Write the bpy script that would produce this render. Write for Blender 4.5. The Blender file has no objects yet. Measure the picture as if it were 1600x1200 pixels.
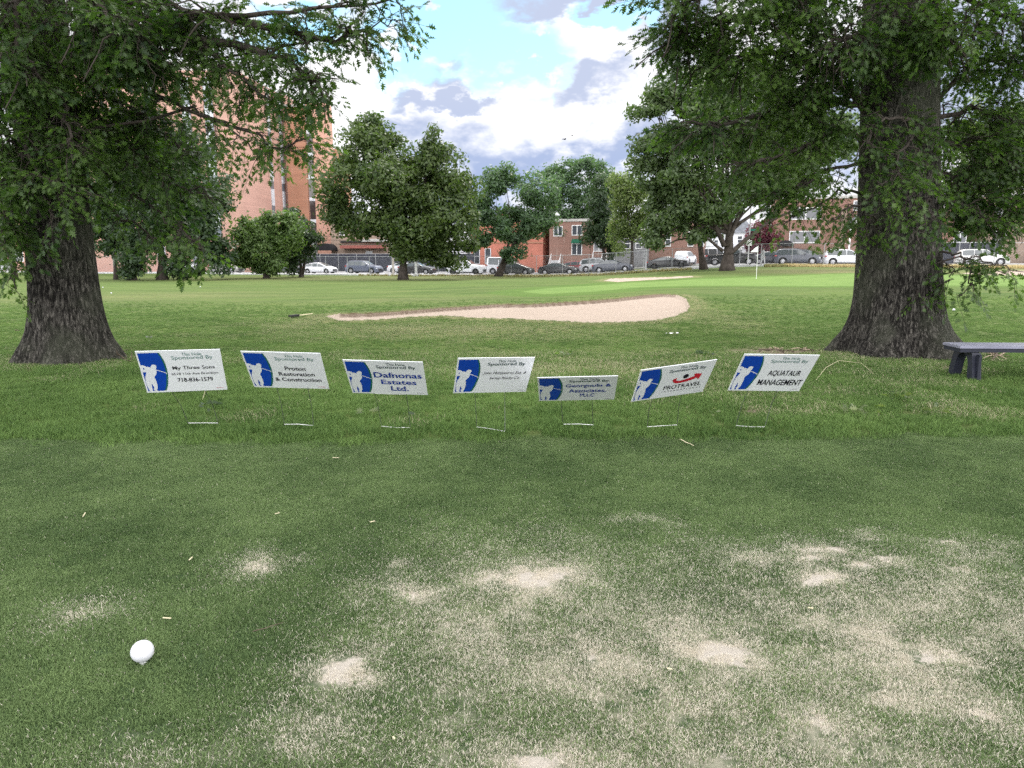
import bpy, math, random
import numpy as np
from mathutils import Vector, Matrix, Euler, noise as mn
rng = np.random.default_rng(7); random.seed(7)
scene = bpy.context.scene
COL = scene.collection
R = math.radians

# ------------------------------------------------------------ camera / light
F = 1110.0; TILT = math.atan(195 / F); CZ = 1.45
cam_d = bpy.data.cameras.new('camera'); cam = bpy.data.objects.new('camera', cam_d); COL.objects.link(cam)
cam.location = (0, 0, CZ); cam.rotation_euler = (math.pi / 2 - TILT, 0, 0)
cam_d.sensor_width = 36; cam_d.lens = F / 1600 * 36; cam_d.clip_start = .05; cam_d.clip_end = 3000
scene.camera = cam
SUN_EL, SUN_AZ = R(56), R(12)         # sun ahead of the camera, a little to the right (azimuth from +Y towards +X)
world = bpy.data.worlds.new('World'); scene.world = world; world.use_nodes = True
sun_d = bpy.data.lights.new('sun', 'SUN'); sun = bpy.data.objects.new('sun', sun_d); COL.objects.link(sun)
sun_d.energy = 1.5; sun_d.angle = R(9); sun_d.color = (1, .95, .86)
sdir = Vector((math.sin(SUN_AZ) * math.cos(SUN_EL), math.cos(SUN_AZ) * math.cos(SUN_EL), math.sin(SUN_EL)))
sun.rotation_euler = sdir.to_track_quat('Z', 'Y').to_euler(); sun.location = (10, 40, 60)
vs = scene.view_settings; vs.view_transform = 'Standard'; vs.look = 'None'; vs.exposure = 1.0; vs.gamma = 1
scene.render.engine = 'CYCLES'
cy = scene.cycles; cy.max_bounces = 6; cy.diffuse_bounces = 3; cy.glossy_bounces = 3; cy.transmission_bounces = 3
cy.transparent_max_bounces = 10; cy.use_denoising = False; cy.sample_clamp_indirect = 3.0

cT, sT = math.cos(TILT), math.sin(TILT)
def ray(px, py):
    a = (px - 800) / F; b = (600 - py) / F
    return np.array([a, cT + b * sT, -sT + b * cT])
def P(px, py, Y):
    d = ray(px, py); return tuple(d * (Y / d[1]) + np.array([0, 0, CZ]))

# ------------------------------------------------------------ world: Nishita sky seen through broken cloud
def build_world():
    nt = world.node_tree; N = nt.nodes; L = nt.links; N.clear()
    out = N.new('ShaderNodeOutputWorld'); bg = N.new('ShaderNodeBackground'); L.new(bg.outputs[0], out.inputs[0])
    sky = N.new('ShaderNodeTexSky'); sky.sky_type = 'NISHITA'; sky.sun_disc = False
    sky.sun_elevation = SUN_EL; sky.sun_rotation = SUN_AZ; sky.altitude = 0; sky.air_density = 1.0; sky.dust_density = .6; sky.ozone_density = 1.5
    bg.inputs['Strength'].default_value = .1
    tc = N.new('ShaderNodeTexCoord')
    def vm(op, a, b=None):
        n = N.new('ShaderNodeVectorMath'); n.operation = op
        for i, q in enumerate((a, b)):
            if q is None: continue
            if isinstance(q, (tuple, list)): n.inputs[i].default_value = q
            else: L.new(q, n.inputs[i])
        return n
    def m(op, a, b=None, c=None, clamp=False):
        n = N.new('ShaderNodeMath'); n.operation = op; n.use_clamp = clamp
        for i, q in enumerate((a, b, c)):
            if q is None: continue
            if isinstance(q, (int, float)): n.inputs[i].default_value = q
            else: L.new(q, n.inputs[i])
        return n.outputs[0]
    v = tc.outputs['Generated']
    def nz(scale, detail, rough=.55, vec=None, stretch=(1, 1, 1.9), dist=0):
        mp = vm('MULTIPLY', vec or v, stretch)
        n = N.new('ShaderNodeTexNoise'); n.inputs['Scale'].default_value = scale; n.inputs['Detail'].default_value = detail
        n.inputs['Roughness'].default_value = rough; n.inputs['Distortion'].default_value = dist
        L.new(mp.outputs[0], n.inputs['Vector']); return n
    n1 = nz(5, 3); n2 = nz(16, 5, .58)
    d1 = vm('MULTIPLY', vm('SUBTRACT', n1.outputs['Color'], (.5, .5, .5)).outputs[0], (.12, .12, .12))
    d2 = vm('MULTIPLY', vm('SUBTRACT', n2.outputs['Color'], (.5, .5, .5)).outputs[0], (.11, .11, .11))
    vd = vm('ADD', vm('ADD', v, d1.outputs[0]).outputs[0], d2.outputs[0]).outputs[0]
    def blob(px, py, rx, ry, soft=.35):
        d = ray(px, py); d = d / np.linalg.norm(d)
        s = vm('MULTIPLY', vm('SUBTRACT', vd, tuple(d)).outputs[0], (F / rx, .6 * F / rx, F / ry))
        l = vm('LENGTH', s.outputs[0]).outputs['Value']
        mr = N.new('ShaderNodeMapRange'); mr.interpolation_type = 'SMOOTHSTEP'; L.new(l, mr.inputs['Value'])
        mr.inputs['From Min'].default_value = 1 + soft; mr.inputs['From Max'].default_value = 1 - soft
        return mr.outputs[0]
    def mx(lst):
        o = lst[0]
        for q in lst[1:]: o = m('MAXIMUM', o, q)
        return o
    def ramp(val, lo, hi):
        mr = N.new('ShaderNodeMapRange'); mr.interpolation_type = 'SMOOTHSTEP'; L.new(val, mr.inputs['Value'])
        mr.inputs['From Min'].default_value = lo; mr.inputs['From Max'].default_value = hi; return mr.outputs[0]
    blue = mx([blob(705, 40, 90, 62), blob(790, 85, 95, 50), blob(610, 60, 36, 75), blob(850, 120, 48, 26), blob(975, 22, 55, 15),
               blob(640, 80, 45, 40), blob(455, 20, 60, 30), blob(720, -90, 190, 60)])
    # small white puffs inside the blue
    puff = ramp(nz(17, 5, .6, stretch=(1, 1, 1.3)).outputs['Fac'], .55, .62)
    keep = m('SUBTRACT', 1.0, m('MULTIPLY', puff, .85))
    blue = m('MULTIPLY', blue, keep)
    glob = ramp(nz(2.3, 4, .5, stretch=(1, 1, 2.5)).outputs['Fac'], .56, .66)      # blue gaps elsewhere in the sky
    sep = N.new('ShaderNodeSeparateXYZ'); L.new(v, sep.inputs[0])
    away = ramp(sep.outputs['Y'], .80, .55)
    blue = m('MAXIMUM', blue, m('MULTIPLY', glob, away))
    grey = mx([blob(672, 100, 26, 34), blob(700, 130, 26, 22), blob(708, 168, 62, 15), blob(655, 160, 30, 12, .5), blob(945, 132, 42, 22, .5), blob(880, -5, 200, 26),
               blob(1050, 30, 60, 60, .5), blob(1540, 80, 90, 90, .5), blob(1340, 190, 70, 60, .5)])
    band = mx([blob(730, 262, 90, 52, .5), blob(850, 262, 110, 42, .5), blob(960, 225, 85, 34, .5), blob(790, 300, 160, 40, .5), blob(620, 215, 60, 30, .6)])
    wisp = ramp(nz(11, 6, .6).outputs['Fac'], .28, .52)
    band = m('MULTIPLY', band, wisp)
    faint = m('MULTIPLY', ramp(nz(7, 5, .55).outputs['Fac'], 0.44, .72), .58)
    grey = m('MAXIMUM', m('MULTIPLY', grey, .9), m('MAXIMUM', m('MULTIPLY', band, .95), faint))
    def mix(fac, a, b):
        n = N.new('ShaderNodeMix'); n.data_type = 'RGBA'
        L.new(fac, n.inputs[0])
        for i, q in ((6, a), (7, b)):
            if isinstance(q, tuple): n.inputs[i].default_value = q
            else: L.new(q, n.inputs[i])
        return n.outputs[2]
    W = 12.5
    lav_hi = (2.6, 3.0, 4.1, 1); lav_lo = (2.0, 2.55, 3.95, 1)
    low = ramp(sep.outputs['Z'], .22, .10)
    lav = mix(low, lav_hi, lav_lo)
    front = m('MULTIPLY', ramp(sep.outputs['Y'], .55, .85), ramp(sep.outputs['Z'], .60, .36))
    white = mix(front, (16.5, 16.3, 16.4, 1), (6.3, 6.28, 6.4, 1))
    back = ramp(sep.outputs['Y'], .1, -.45); white = mix(back, white, (21, 20.7, 20.7, 1))  # unseen cloud behind the camera, brightened to light the sign fronts and trunks
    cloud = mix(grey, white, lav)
    skyc = N.new('ShaderNodeMix'); skyc.data_type = 'RGBA'; skyc.blend_type = 'MULTIPLY'; skyc.inputs[0].default_value = 1
    L.new(sky.outputs[0], skyc.inputs[6]); skyc.inputs[7].default_value = (.92, 1.15, 1.03, 1)
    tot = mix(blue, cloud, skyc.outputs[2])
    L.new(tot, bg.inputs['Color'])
build_world()

# ------------------------------------------------------------ helpers
def smooth(a, b, x):
    t = np.clip((np.asarray(x, float) - a) / (b - a), 0, 1); return t * t * (3 - 2 * t)
class MB:
    def __init__(s): s.v = []; s.f = []
    def add(s, vs_, fs):
        o = len(s.v); s.v += [tuple(float(c) for c in q) for q in vs_]; s.f += [tuple(i + o for i in f) for f in fs]; return s
    def box(s, x0, x1, y0, y1, z0, z1):
        return s.add([(x0,y0,z0),(x1,y0,z0),(x1,y1,z0),(x0,y1,z0),(x0,y0,z1),(x1,y0,z1),(x1,y1,z1),(x0,y1,z1)],
                     [(0,3,2,1),(4,5,6,7),(0,1,5,4),(1,2,6,5),(2,3,7,6),(3,0,4,7)])
    def prism(s, poly, y0, y1):        # polygon in xz, extruded along y
        n = len(poly)
        return s.add([(x, y0, z) for x, z in poly] + [(x, y1, z) for x, z in poly],
              [tuple(range(n)), tuple(range(2*n-1, n-1, -1))] + [(i, i+n, (i+1) % n + n, (i+1) % n) for i in range(n)])
    def prismz(s, poly, z0, z1):       # polygon in xy, extruded up
        n = len(poly)
        return s.add([(x, y, z0) for x, y in poly] + [(x, y, z1) for x, y in poly],
              [tuple(range(n-1, -1, -1)), tuple(range(n, 2*n))] + [(i, (i+1) % n, (i+1) % n + n, i+n) for i in range(n)])
    def tube(s, pts, rad, n=6, cap=True):
        pts = [Vector(p) for p in pts]; k = len(pts)
        rs = rad if hasattr(rad, '__len__') else [rad] * k
        base = len(s.v); prev = None
        for i, p in enumerate(pts):
            d = (pts[min(i+1, k-1)] - pts[max(i-1, 0)]).normalized()
            if prev is None: a = d.orthogonal().normalized()
            else: a = (prev - d * prev.dot(d)); a = a.normalized() if a.length > 1e-6 else d.orthogonal().normalized()
            prev = a; b = d.cross(a)
            for j in range(n):
                t = 2 * math.pi * j / n; q = p + (a * math.cos(t) + b * math.sin(t)) * rs[i]; s.v.append((q.x, q.y, q.z))
        for i in range(k - 1):
            for j in range(n):
                s.f.append((base+i*n+j, base+i*n+(j+1) % n, base+(i+1)*n+(j+1) % n, base+(i+1)*n+j))
        if cap: s.f.append(tuple(base+j for j in range(n-1, -1, -1))); s.f.append(tuple(base+(k-1)*n+j for j in range(n)))
        return s
    def lathe(s, prof, n=24):
        base = len(s.v)
        for r, z in prof:
            for j in range(n): t = 2*math.pi*j/n; s.v.append((r*math.cos(t), r*math.sin(t), z))
        for i in range(len(prof)-1):
            for j in range(n): s.f.append((base+i*n+j, base+i*n+(j+1) % n, base+(i+1)*n+(j+1) % n, base+(i+1)*n+j))
        return s
def mesh_obj(name, verts, faces, mat, parent=None, smooth_=False):
    me = bpy.data.meshes.new(name); me.from_pydata([tuple(v) for v in verts], [], faces)
    if mat: me.materials.append(mat)
    if smooth_: me.polygons.foreach_set('use_smooth', [True] * len(me.polygons))
    o = bpy.data.objects.new(name, me); COL.objects.link(o)
    if parent: o.parent = parent
    return o
def build(mb, name, mat, parent=None, smooth_=False): return mesh_obj(name, mb.v, mb.f, mat, parent, smooth_)
def tag(o, label=None, cat=None, group=None, kind=None):
    if label: o['label'] = label
    if cat: o['category'] = cat
    if group: o['group'] = group
    if kind: o['kind'] = kind
    return o
def empty(name, loc, rz=0, label=None, cat=None, group=None):
    o = bpy.data.objects.new(name, None); COL.objects.link(o); o.location = loc; o.rotation_euler = (0, 0, rz); o.empty_display_size = .1
    return tag(o, label, cat, group)
def np_mesh(name, V, Fc, mat, parent=None, attrs=None, smooth_=False, mats=None, matidx=None):
    """V (n,3), Fc (m,k) with constant k"""
    me = bpy.data.meshes.new(name); n = len(V); mcount, k = Fc.shape
    me.vertices.add(n); me.vertices.foreach_set('co', np.ascontiguousarray(V, dtype=np.float32).ravel())
    me.loops.add(mcount * k); me.loops.foreach_set('vertex_index', np.ascontiguousarray(Fc, dtype=np.int32).ravel())
    me.polygons.add(mcount); me.polygons.foreach_set('loop_start', np.arange(0, mcount * k, k, dtype=np.int32))
    if smooth_: me.polygons.foreach_set('use_smooth', np.ones(mcount, dtype=bool))
    for mm in (mats or [mat]):
        if mm: me.materials.append(mm)
    if matidx is not None: me.polygons.foreach_set('material_index', np.ascontiguousarray(matidx, dtype=np.int32))
    me.update(calc_edges=True); me.validate()
    for an, (dom, arr) in (attrs or {}).items():
        at = me.attributes.new(an, 'FLOAT', dom); at.data.foreach_set('value', np.ascontiguousarray(arr, dtype=np.float32))
    o = bpy.data.objects.new(name, me); COL.objects.link(o)
    if parent: o.parent = parent
    return o

# ------------------------------------------------------------ materials
class NT:
    def __init__(s, name):
        s.m = bpy.data.materials.new(name); s.m.use_nodes = True; s.t = s.m.node_tree; s.N = s.t.nodes; s.L = s.t.links
        s.b = s.N['Principled BSDF']; s.out = s.N['Material Output']
    def set(s, inp, val):
        if isinstance(val, (int, float, tuple, list)):
            if isinstance(val, (tuple, list)) and len(val) == 3 and len(inp.default_value) == 4: val = tuple(val) + (1,)
            inp.default_value = val
        else: s.L.new(val, inp)
    def node(s, t, **kw):
        n = s.N.new(t)
        for k, v_ in kw.items(): setattr(n, k, v_)
        return n
    def coord(s, kind='Object', scale=(1, 1, 1)):
        if kind == 'Position': o = s.node('ShaderNodeNewGeometry').outputs['Position']
        else: o = s.node('ShaderNodeTexCoord').outputs[kind]
        m = s.node('ShaderNodeVectorMath', operation='MULTIPLY'); s.L.new(o, m.inputs[0]); m.inputs[1].default_value = scale
        return m.outputs[0]
    def noise(s, vec, scale, detail=4, rough=.55, col=False, dist=0):
        n = s.node('ShaderNodeTexNoise'); n.inputs['Scale'].default_value = scale; n.inputs['Detail'].default_value = detail
        n.inputs['Roughness'].default_value = rough; n.inputs['Distortion'].default_value = dist; s.L.new(vec, n.inputs['Vector'])
        return n.outputs['Color' if col else 'Fac']
    def map(s, v_, a, b, c=0., d=1., smooth_=True):
        n = s.node('ShaderNodeMapRange'); n.interpolation_type = 'SMOOTHSTEP' if smooth_ else 'LINEAR'
        s.L.new(v_, n.inputs['Value']); n.inputs['From Min'].default_value = a; n.inputs['From Max'].default_value = b
        n.inputs['To Min'].default_value = c; n.inputs['To Max'].default_value = d; return n.outputs[0]
    def math(s, op, a, b=None, c=None, clamp=False):
        n = s.node('ShaderNodeMath', operation=op); n.use_clamp = clamp
        for i, q in enumerate((a, b, c)):
            if q is not None: s.set(n.inputs[i], q)
        return n.outputs[0]
    def mix(s, fac, a, b, blend='MIX'):
        n = s.node('ShaderNodeMix', data_type='RGBA', blend_type=blend)
        s.set(n.inputs[0], fac); s.set(n.inputs[6], a); s.set(n.inputs[7], b); return n.outputs[2]
    def attr(s, name, t='GEOMETRY'):
        n = s.node('ShaderNodeAttribute'); n.attribute_name = name; n.attribute_type = t; return n.outputs['Fac']
    def bump(s, h, strength=.3, dist=.02):
        n = s.node('ShaderNodeBump'); n.inputs['Strength'].default_value = strength; n.inputs['Distance'].default_value = dist
        s.L.new(h, n.inputs['Height']); s.L.new(n.outputs[0], s.b.inputs['Normal'])
    def base(s, c, rough=.7, spec=.3, metal=0.):
        s.set(s.b.inputs['Base Color'], c); s.set(s.b.inputs['Roughness'], rough); s.b.inputs['Specular IOR Level'].default_value = spec
        s.b.inputs['Metallic'].default_value = metal; return s
def simple(name, c, rough=.6, spec=.3, metal=0., var=.15, scale=6., bump=0.):
    n = NT(name); co = n.coord('Object'); nz = n.noise(co, scale, 5)
    lo = tuple(q * (1 - var) for q in c); hi = tuple(min(1, q * (1 + var)) for q in c)
    n.base(n.mix(n.map(nz, .3, .7), lo, hi), rough, spec, metal)
    if bump: n.bump(n.noise(co, scale * 6, 4), bump, .02)
    return n.m
def paint(name, c, metallic=.3):
    n = NT(name); co = n.coord('Object'); d = n.noise(co, 2.5, 4)
    n.base(n.mix(n.map(d, .3, .8), c, tuple(q * .8 + .02 for q in c)), .32, .5, metallic * .5)
    n.b.inputs['Coat Weight'].default_value = .35; n.b.inputs['Coat Roughness'].default_value = .08
    return n.m
def glass(name, c=(.02, .025, .03)):
    n = NT(name); n.base(n.mix(n.noise(n.coord('Object'), 3., 3), c, tuple(q * 1.6 for q in c)), .06, .8); return n.m
def brick(name, c1, c2, mortar, sc=1.0):
    n = NT(name); tc = n.node('ShaderNodeTexCoord'); sp = n.node('ShaderNodeSeparateXYZ'); n.L.new(tc.outputs['Object'], sp.inputs[0])
    cb = n.node('ShaderNodeCombineXYZ'); n.L.new(n.math('ADD', sp.outputs[0], sp.outputs[1]), cb.inputs[0]); n.L.new(sp.outputs[2], cb.inputs[1])
    bt = n.node('ShaderNodeTexBrick'); n.L.new(cb.outputs[0], bt.inputs['Vector']); bt.inputs['Scale'].default_value = 4.0 * sc
    bt.inputs['Brick Width'].default_value = .85; bt.inputs['Row Height'].default_value = .3; bt.inputs['Mortar Size'].default_value = .03
    n.set(bt.inputs['Color1'], c1); n.set(bt.inputs['Color2'], c2); n.set(bt.inputs['Mortar'], mortar)
    big = n.noise(n.coord('Object', (.25, .25, .5)), 1.2, 6, .65)
    course = n.noise(n.coord('Object', (.03, .03, 1.8)), 1.3, 4, .6)
    col = n.mix(n.map(big, .3, .75, 0, .45), bt.outputs['Color'], tuple(q * .72 for q in c1))
    col = n.mix(n.map(course, .45, .75, 0, .4), col, tuple(min(1, q * 1.35) for q in c2))
    st = n.noise(n.coord('Object', (1.5, 1.5, .12)), 1.0, 5, .6)
    col = n.mix(n.map(st, .62, .8, 0, .3), col, (.6, .55, .5))
    n.base(col, .88, .15); return n.m
M = {}
M['white_plastic'] = simple('white_corrugated_plastic', (.82, .83, .88), .45, .35, var=.03, scale=2)
M['print_blue'] = simple('printed_blue', (.004, .055, .42), .4, .4, var=.08, scale=3)
M['print_green'] = simple('printed_green', (.02, .13, .10), .4, .4, var=.08)
M['print_white'] = simple('printed_white', (.80, .81, .87), .45, .35, var=.02)
M['ink_black'] = simple('black_ink', (.008, .008, .016), .5, .3)
M['ink_blue'] = simple('blue_ink', (.01, .04, .30), .5, .3)
M['ink_teal'] = simple('teal_ink', (.10, .22, .20), .5, .3)
M['ink_dark_teal'] = simple('dark_teal_ink', (.02, .06, .065), .5, .3)
M['ink_red'] = simple('red_ink', (.52, .015, .035), .5, .3)
M['wire'] = simple('galvanised_wire', (.14, .145, .14), .45, .4, .6)
M['wire_bright'] = simple('bright_wire', (.80, .80, .80), .35, .5, .2)
M['bench_dark'] = simple('dark_recycled_plastic', (.018, .02, .034), .5, .35, bump=.1, scale=12)
M['bench_top'] = simple('bench_top_sky_tint', (.22, .22, .29), .35, .4, var=.12, scale=3)  # pale lavender colours in the sky reflected on the seat top
M['ball'] = simple('white_tee_marker_plastic', (.60, .60, .64), .4, .4, var=.04, scale=20)
M['white_paint'] = simple('white_paint', (.78, .78, .78), .5)
M['concrete'] = simple('concrete', (.42, .41, .39), .85, .1, bump=.2, scale=3)
M['pale_concrete'] = simple('pale_concrete', (.52, .52, .53), .85, .1, scale=1.2)
M['asphalt'] = simple('asphalt', (.30, .30, .32), .85, .1, scale=.8)
M['steel'] = simple('galvanised_steel', (.36, .37, .38), .5, .4, .4)
M['tarp'] = simple('dark_mesh_tarpaulin', (.040, .042, .055), .85, .1, var=.25, scale=1.5)
M['tyre'] = simple('tyre_rubber', (.015, .015, .016), .8, .2)
M['rim'] = simple('wheel_alloy', (.42, .42, .44), .35, .5, .7)
M['dark_rim'] = simple('black_wheel_alloy', (.04, .04, .04), .35, .5, .4)
M['dark_trim'] = simple('black_trim', (.015, .015, .017), .6, .3)
M['headlight'] = simple('headlight_lens', (.62, .64, .66), .12, .7)
M['taillight'] = simple('taillight_lens', (.40, .015, .012), .15, .6)
M['car_glass'] = glass('car_window_glass', (.05, .06, .065))
M['window_glass'] = glass('house_window_glass', (.05, .055, .065))
M['tower_glass'] = glass('tower_window_glass', (.09, .11, .13))
M['dark_glass'] = glass('dark_louvre_glass', (.035, .025, .025))
M['panel_white'] = simple('white_spandrel_panel', (.50, .52, .56), .5, .3, var=.12, scale=.7)
M['brick_orange'] = brick('salmon_brick', (.43, .25, .205), (.48, .285, .235), (.40, .28, .23))
M['brick_pale'] = brick('pale_salmon_brick', (.50, .28, .215), (.55, .315, .25), (.48, .32, .26))
M['brick_brown'] = brick('brown_brick', (.34, .165, .105), (.38, .19, .125), (.33, .22, .17))
M['brick_red'] = brick('red_brick', (.22, .115, .092), (.27, .145, .115), (.34, .26, .22))
M['brick_tan'] = brick('tan_brown_brick', (.28, .20, .155), (.33, .24, .19), (.33, .28, .24))
M['red_wall'] = simple('red_painted_wall', (.44, .17, .125), .8, .15, var=.10, scale=.6)
M['stone_grey'] = brick('grey_stone_block', (.20, .20, .21), (.25, .25, .26), (.30, .30, .30), .5)
M['roof_grey'] = simple('grey_roof_shingle', (.22, .23, .26), .85, .1, var=.2, scale=2)
M['house_white'] = simple('white_siding', (.62, .62, .66), .7, .2, var=.08)
M['awning_green'] = simple('green_awning_cloth', (.02, .12, .07), .8)
M['awning_red'] = simple('red_tiled_awning', (.24, .085, .07), .8, var=.3, scale=5)
M['awning_black'] = simple('black_dome_awning_cloth', (.012, .012, .014), .8)
M['street_sign'] = simple('green_street_sign_face', (.01, .16, .11), .5)
M['cable'] = simple('black_cable', (.03, .03, .03), .8)
M['wood_pole'] = simple('weathered_wood_pole', (.42, .38, .34), .85, .1, scale=4)
M['straw'] = simple('dry_straw', (.62, .55, .38), .8, .1)
M['twig'] = simple('dry_twig_bark', (.11, .085, .065), .85, .1, scale=20)
M['chips'] = simple('bare_wood', (.40, .32, .24), .85, .1, scale=10)
M['skin'] = simple('skin', (.42, .24, .17), .6)
M['hair'] = simple('dark_hair', (.015, .012, .010), .6)
M['cloth_grey'] = simple('light_grey_cloth', (.42, .43, .44), .9, .1, scale=8)
M['shoe'] = simple('dark_shoe', (.05, .05, .05), .7)
M['bird'] = simple('dark_feathers', (.03, .03, .035), .8)

def foliage(name, dark, light, trans=.35, tint=(1.0, 1.25, .45)):
    n = NT(name); r = n.attr('rnd'); co = n.coord('Position'); big = n.noise(co, .55, 3)
    mixf = n.math('ADD', n.math('MULTIPLY', r, .6), n.math('MULTIPLY', n.map(big, .3, .7), .4))
    col = n.mix(mixf, dark, light)
    n.base(col, .45, .35)
    tr = n.node('ShaderNodeBsdfTranslucent'); n.L.new(n.mix(1.0, col, tuple(q * 1.6 for q in tint), 'MULTIPLY'), tr.inputs[0])
    ms = n.node('ShaderNodeMixShader'); ms.inputs[0].default_value = trans
    n.L.new(n.b.outputs[0], ms.inputs[1]); n.L.new(tr.outputs[0], ms.inputs[2]); n.L.new(ms.outputs[0], n.out.inputs[0])
    return n.m
M['leaf_near'] = foliage('pin_oak_leaves', (.014, .037, .013), (.108, .172, .040), .42)
M['leaf_oak'] = foliage('oak_leaves', (.040, .066, .028), (.100, .140, .056))
M['leaf_maple'] = foliage('maple_leaves', (.028, .052, .018), (.088, .122, .034))
M['leaf_dark'] = foliage('dark_leaves', (.022, .045, .024), (.055, .085, .038))
M['leaf_blue'] = foliage('blue_green_leaves', (.050, .090, .050), (.105, .165, .085))
M['leaf_light'] = foliage('pale_green_leaves', (.070, .105, .035), (.165, .205, .075))
M['leaf_bush'] = foliage('bush_leaves', (.050, .090, .028), (.125, .185, .055))
M['leaf_purple'] = foliage('purple_plum_leaves', (.060, .018, .028), (.16, .045, .065), tint=(1.3, .6, .7))
M['leaf_fallen'] = foliage('fallen_leaves', (.05, .08, .03), (.22, .25, .12))
def bark_mat(name, dark, light, mossy=None):
    n = NT(name); co = n.coord('Object', (1, 1, .22)); f = n.noise(co, 16, 6, .65); c2 = n.noise(n.coord('Object'), 1.3, 4)
    cr = n.attr('crev')
    rg = n.math('ABSOLUTE', n.math('SUBTRACT', n.noise(n.coord('Object', (1, 1, .20)), 30, 4, .6, dist=.6), .5))
    h = n.math('ADD', n.math('MULTIPLY', f, .30), n.math('ADD', n.math('MULTIPLY', cr, .34), n.math('MULTIPLY', n.map(rg, 0, .12), .30)))
    col = n.mix(n.map(h, .30, .88), dark, light)
    if mossy: col = n.mix(n.map(c2, .42, .66, 0, .55), col, mossy)
    n.base(col, .9, .1); n.bump(n.math('ADD', n.map(rg, 0, .14), n.math('MULTIPLY', n.noise(co, 50, 5, .7), .6)), .8, .025); return n.m
M['bark_near'] = bark_mat('furrowed_grey_bark', (.013, .0115, .011), (.140, .128, .115), (.080, .086, .062))
M['bark_far'] = simple('dark_bark', (.060, .050, .044), .9, .1, var=.3, scale=3)

# ------------------------------------------------------------ terrain
ROWS = [(-30, 0, 1, 0, 0), (13, 0, 1, 0, 0), (20, -10, 8, -.06, .08), (31, -12, 7, -.14, .22), (50, -14, 9, -.32, .30), (70, 0, 30, -.58, .66), (84, 1, 29, -.57, .76), (110, 1, 31, -.5, .85), (400, 1, 31, -.5, .85)]
def zt(x, y):
    x = np.asarray(x, float); y = np.asarray(y, float); z = np.zeros(np.broadcast(x, y).shape)
    vals = [(r[0], r[3] + (r[4] - r[3]) * smooth(r[1], r[2], x)) for r in ROWS]
    for (ya, va), (yb, vb) in zip(vals[:-1], vals[1:]):
        t = np.clip((y - ya) / (yb - ya), 0, 1); m_ = (y >= ya) & (y < yb)
        z = np.where(m_, va + (vb - va) * (t if ya > 13 else t * t), z)
    z = z + .02 * np.sin(x * .7 + 1) * np.sin(y * .45) * smooth(6, 14, y) + .05 * np.sin(x * .21 + 2) * np.sin(y * .16 + 1) * smooth(14, 25, y)
    return z
def G(px, py, dz=0.):
    d = ray(px, py); lo, hi = .5, 400.
    prev = .5
    for t in np.geomspace(.8, 400, 900):
        q = d * t; 
        if q[2] + CZ - dz < zt(q[0], q[1]): break
        prev = t
    lo, hi = prev, t
    for _ in range(30):
        mid = (lo + hi) / 2; q = d * mid
        if q[2] + CZ - dz < zt(q[0], q[1]): hi = mid
        else: lo = mid
    q = d * hi; return (q[0], q[1], q[2] + CZ)
def poly_inside_dist(X, Y, poly):
    inside = np.zeros(X.shape, bool); dist = np.full(X.shape, 1e9); n = len(poly)
    for i in range(n):
        x0, y0 = poly[i]; x1, y1 = poly[(i + 1) % n]
        c = ((y0 > Y) != (y1 > Y)) & (X < (x1 - x0) * (Y - y0) / (y1 - y0 + 1e-12) + x0); inside ^= c
        dx, dy = x1 - x0, y1 - y0; t = np.clip(((X - x0) * dx + (Y - y0) * dy) / (dx * dx + dy * dy + 1e-12), 0, 1)
        dist = np.minimum(dist, np.hypot(X - x0 - t * dx, Y - y0 - t * dy))
    return inside, dist
BUNK = [G(*p)[:2] for p in [(505,495),(530,503),(580,502),(640,497),(690,495),(740,498),(800,500),(860,503),(920,506),(975,505),(1020,503),(1052,497),(1073,488),(1078,479),(1072,467),(1058,461),(1035,460),(1000,463),(965,467),(930,470),(880,473),(830,476),(780,476),(740,479),(690,482),(640,486),(580,490),(530,491)]]
BUNK2 = [G(*p)[:2] for p in [(942,439),(965,441),(1010,438),(1060,435),(1085,433),(1080,431),(1040,433),(990,434),(955,435)]]
BUNK3 = [G(*p)[:2] for p in [(1500,427),(1560,430),(1700,431),(1760,428),(1700,424),(1600,422),(1540,423)]]
GREEN = [G(*p)[:2] for p in [(815,456),(850,459.5),(930,455.5),(1000,449),(1075,446.5),(1200,446.8),(1340,447),(1500,446),(1750,446),(1800,438),(1750,432.5),(1500,430.5),(1330,427.5),(1200,432),(1100,435.5),(1010,440.5),(930,446),(860,450)]]

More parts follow.
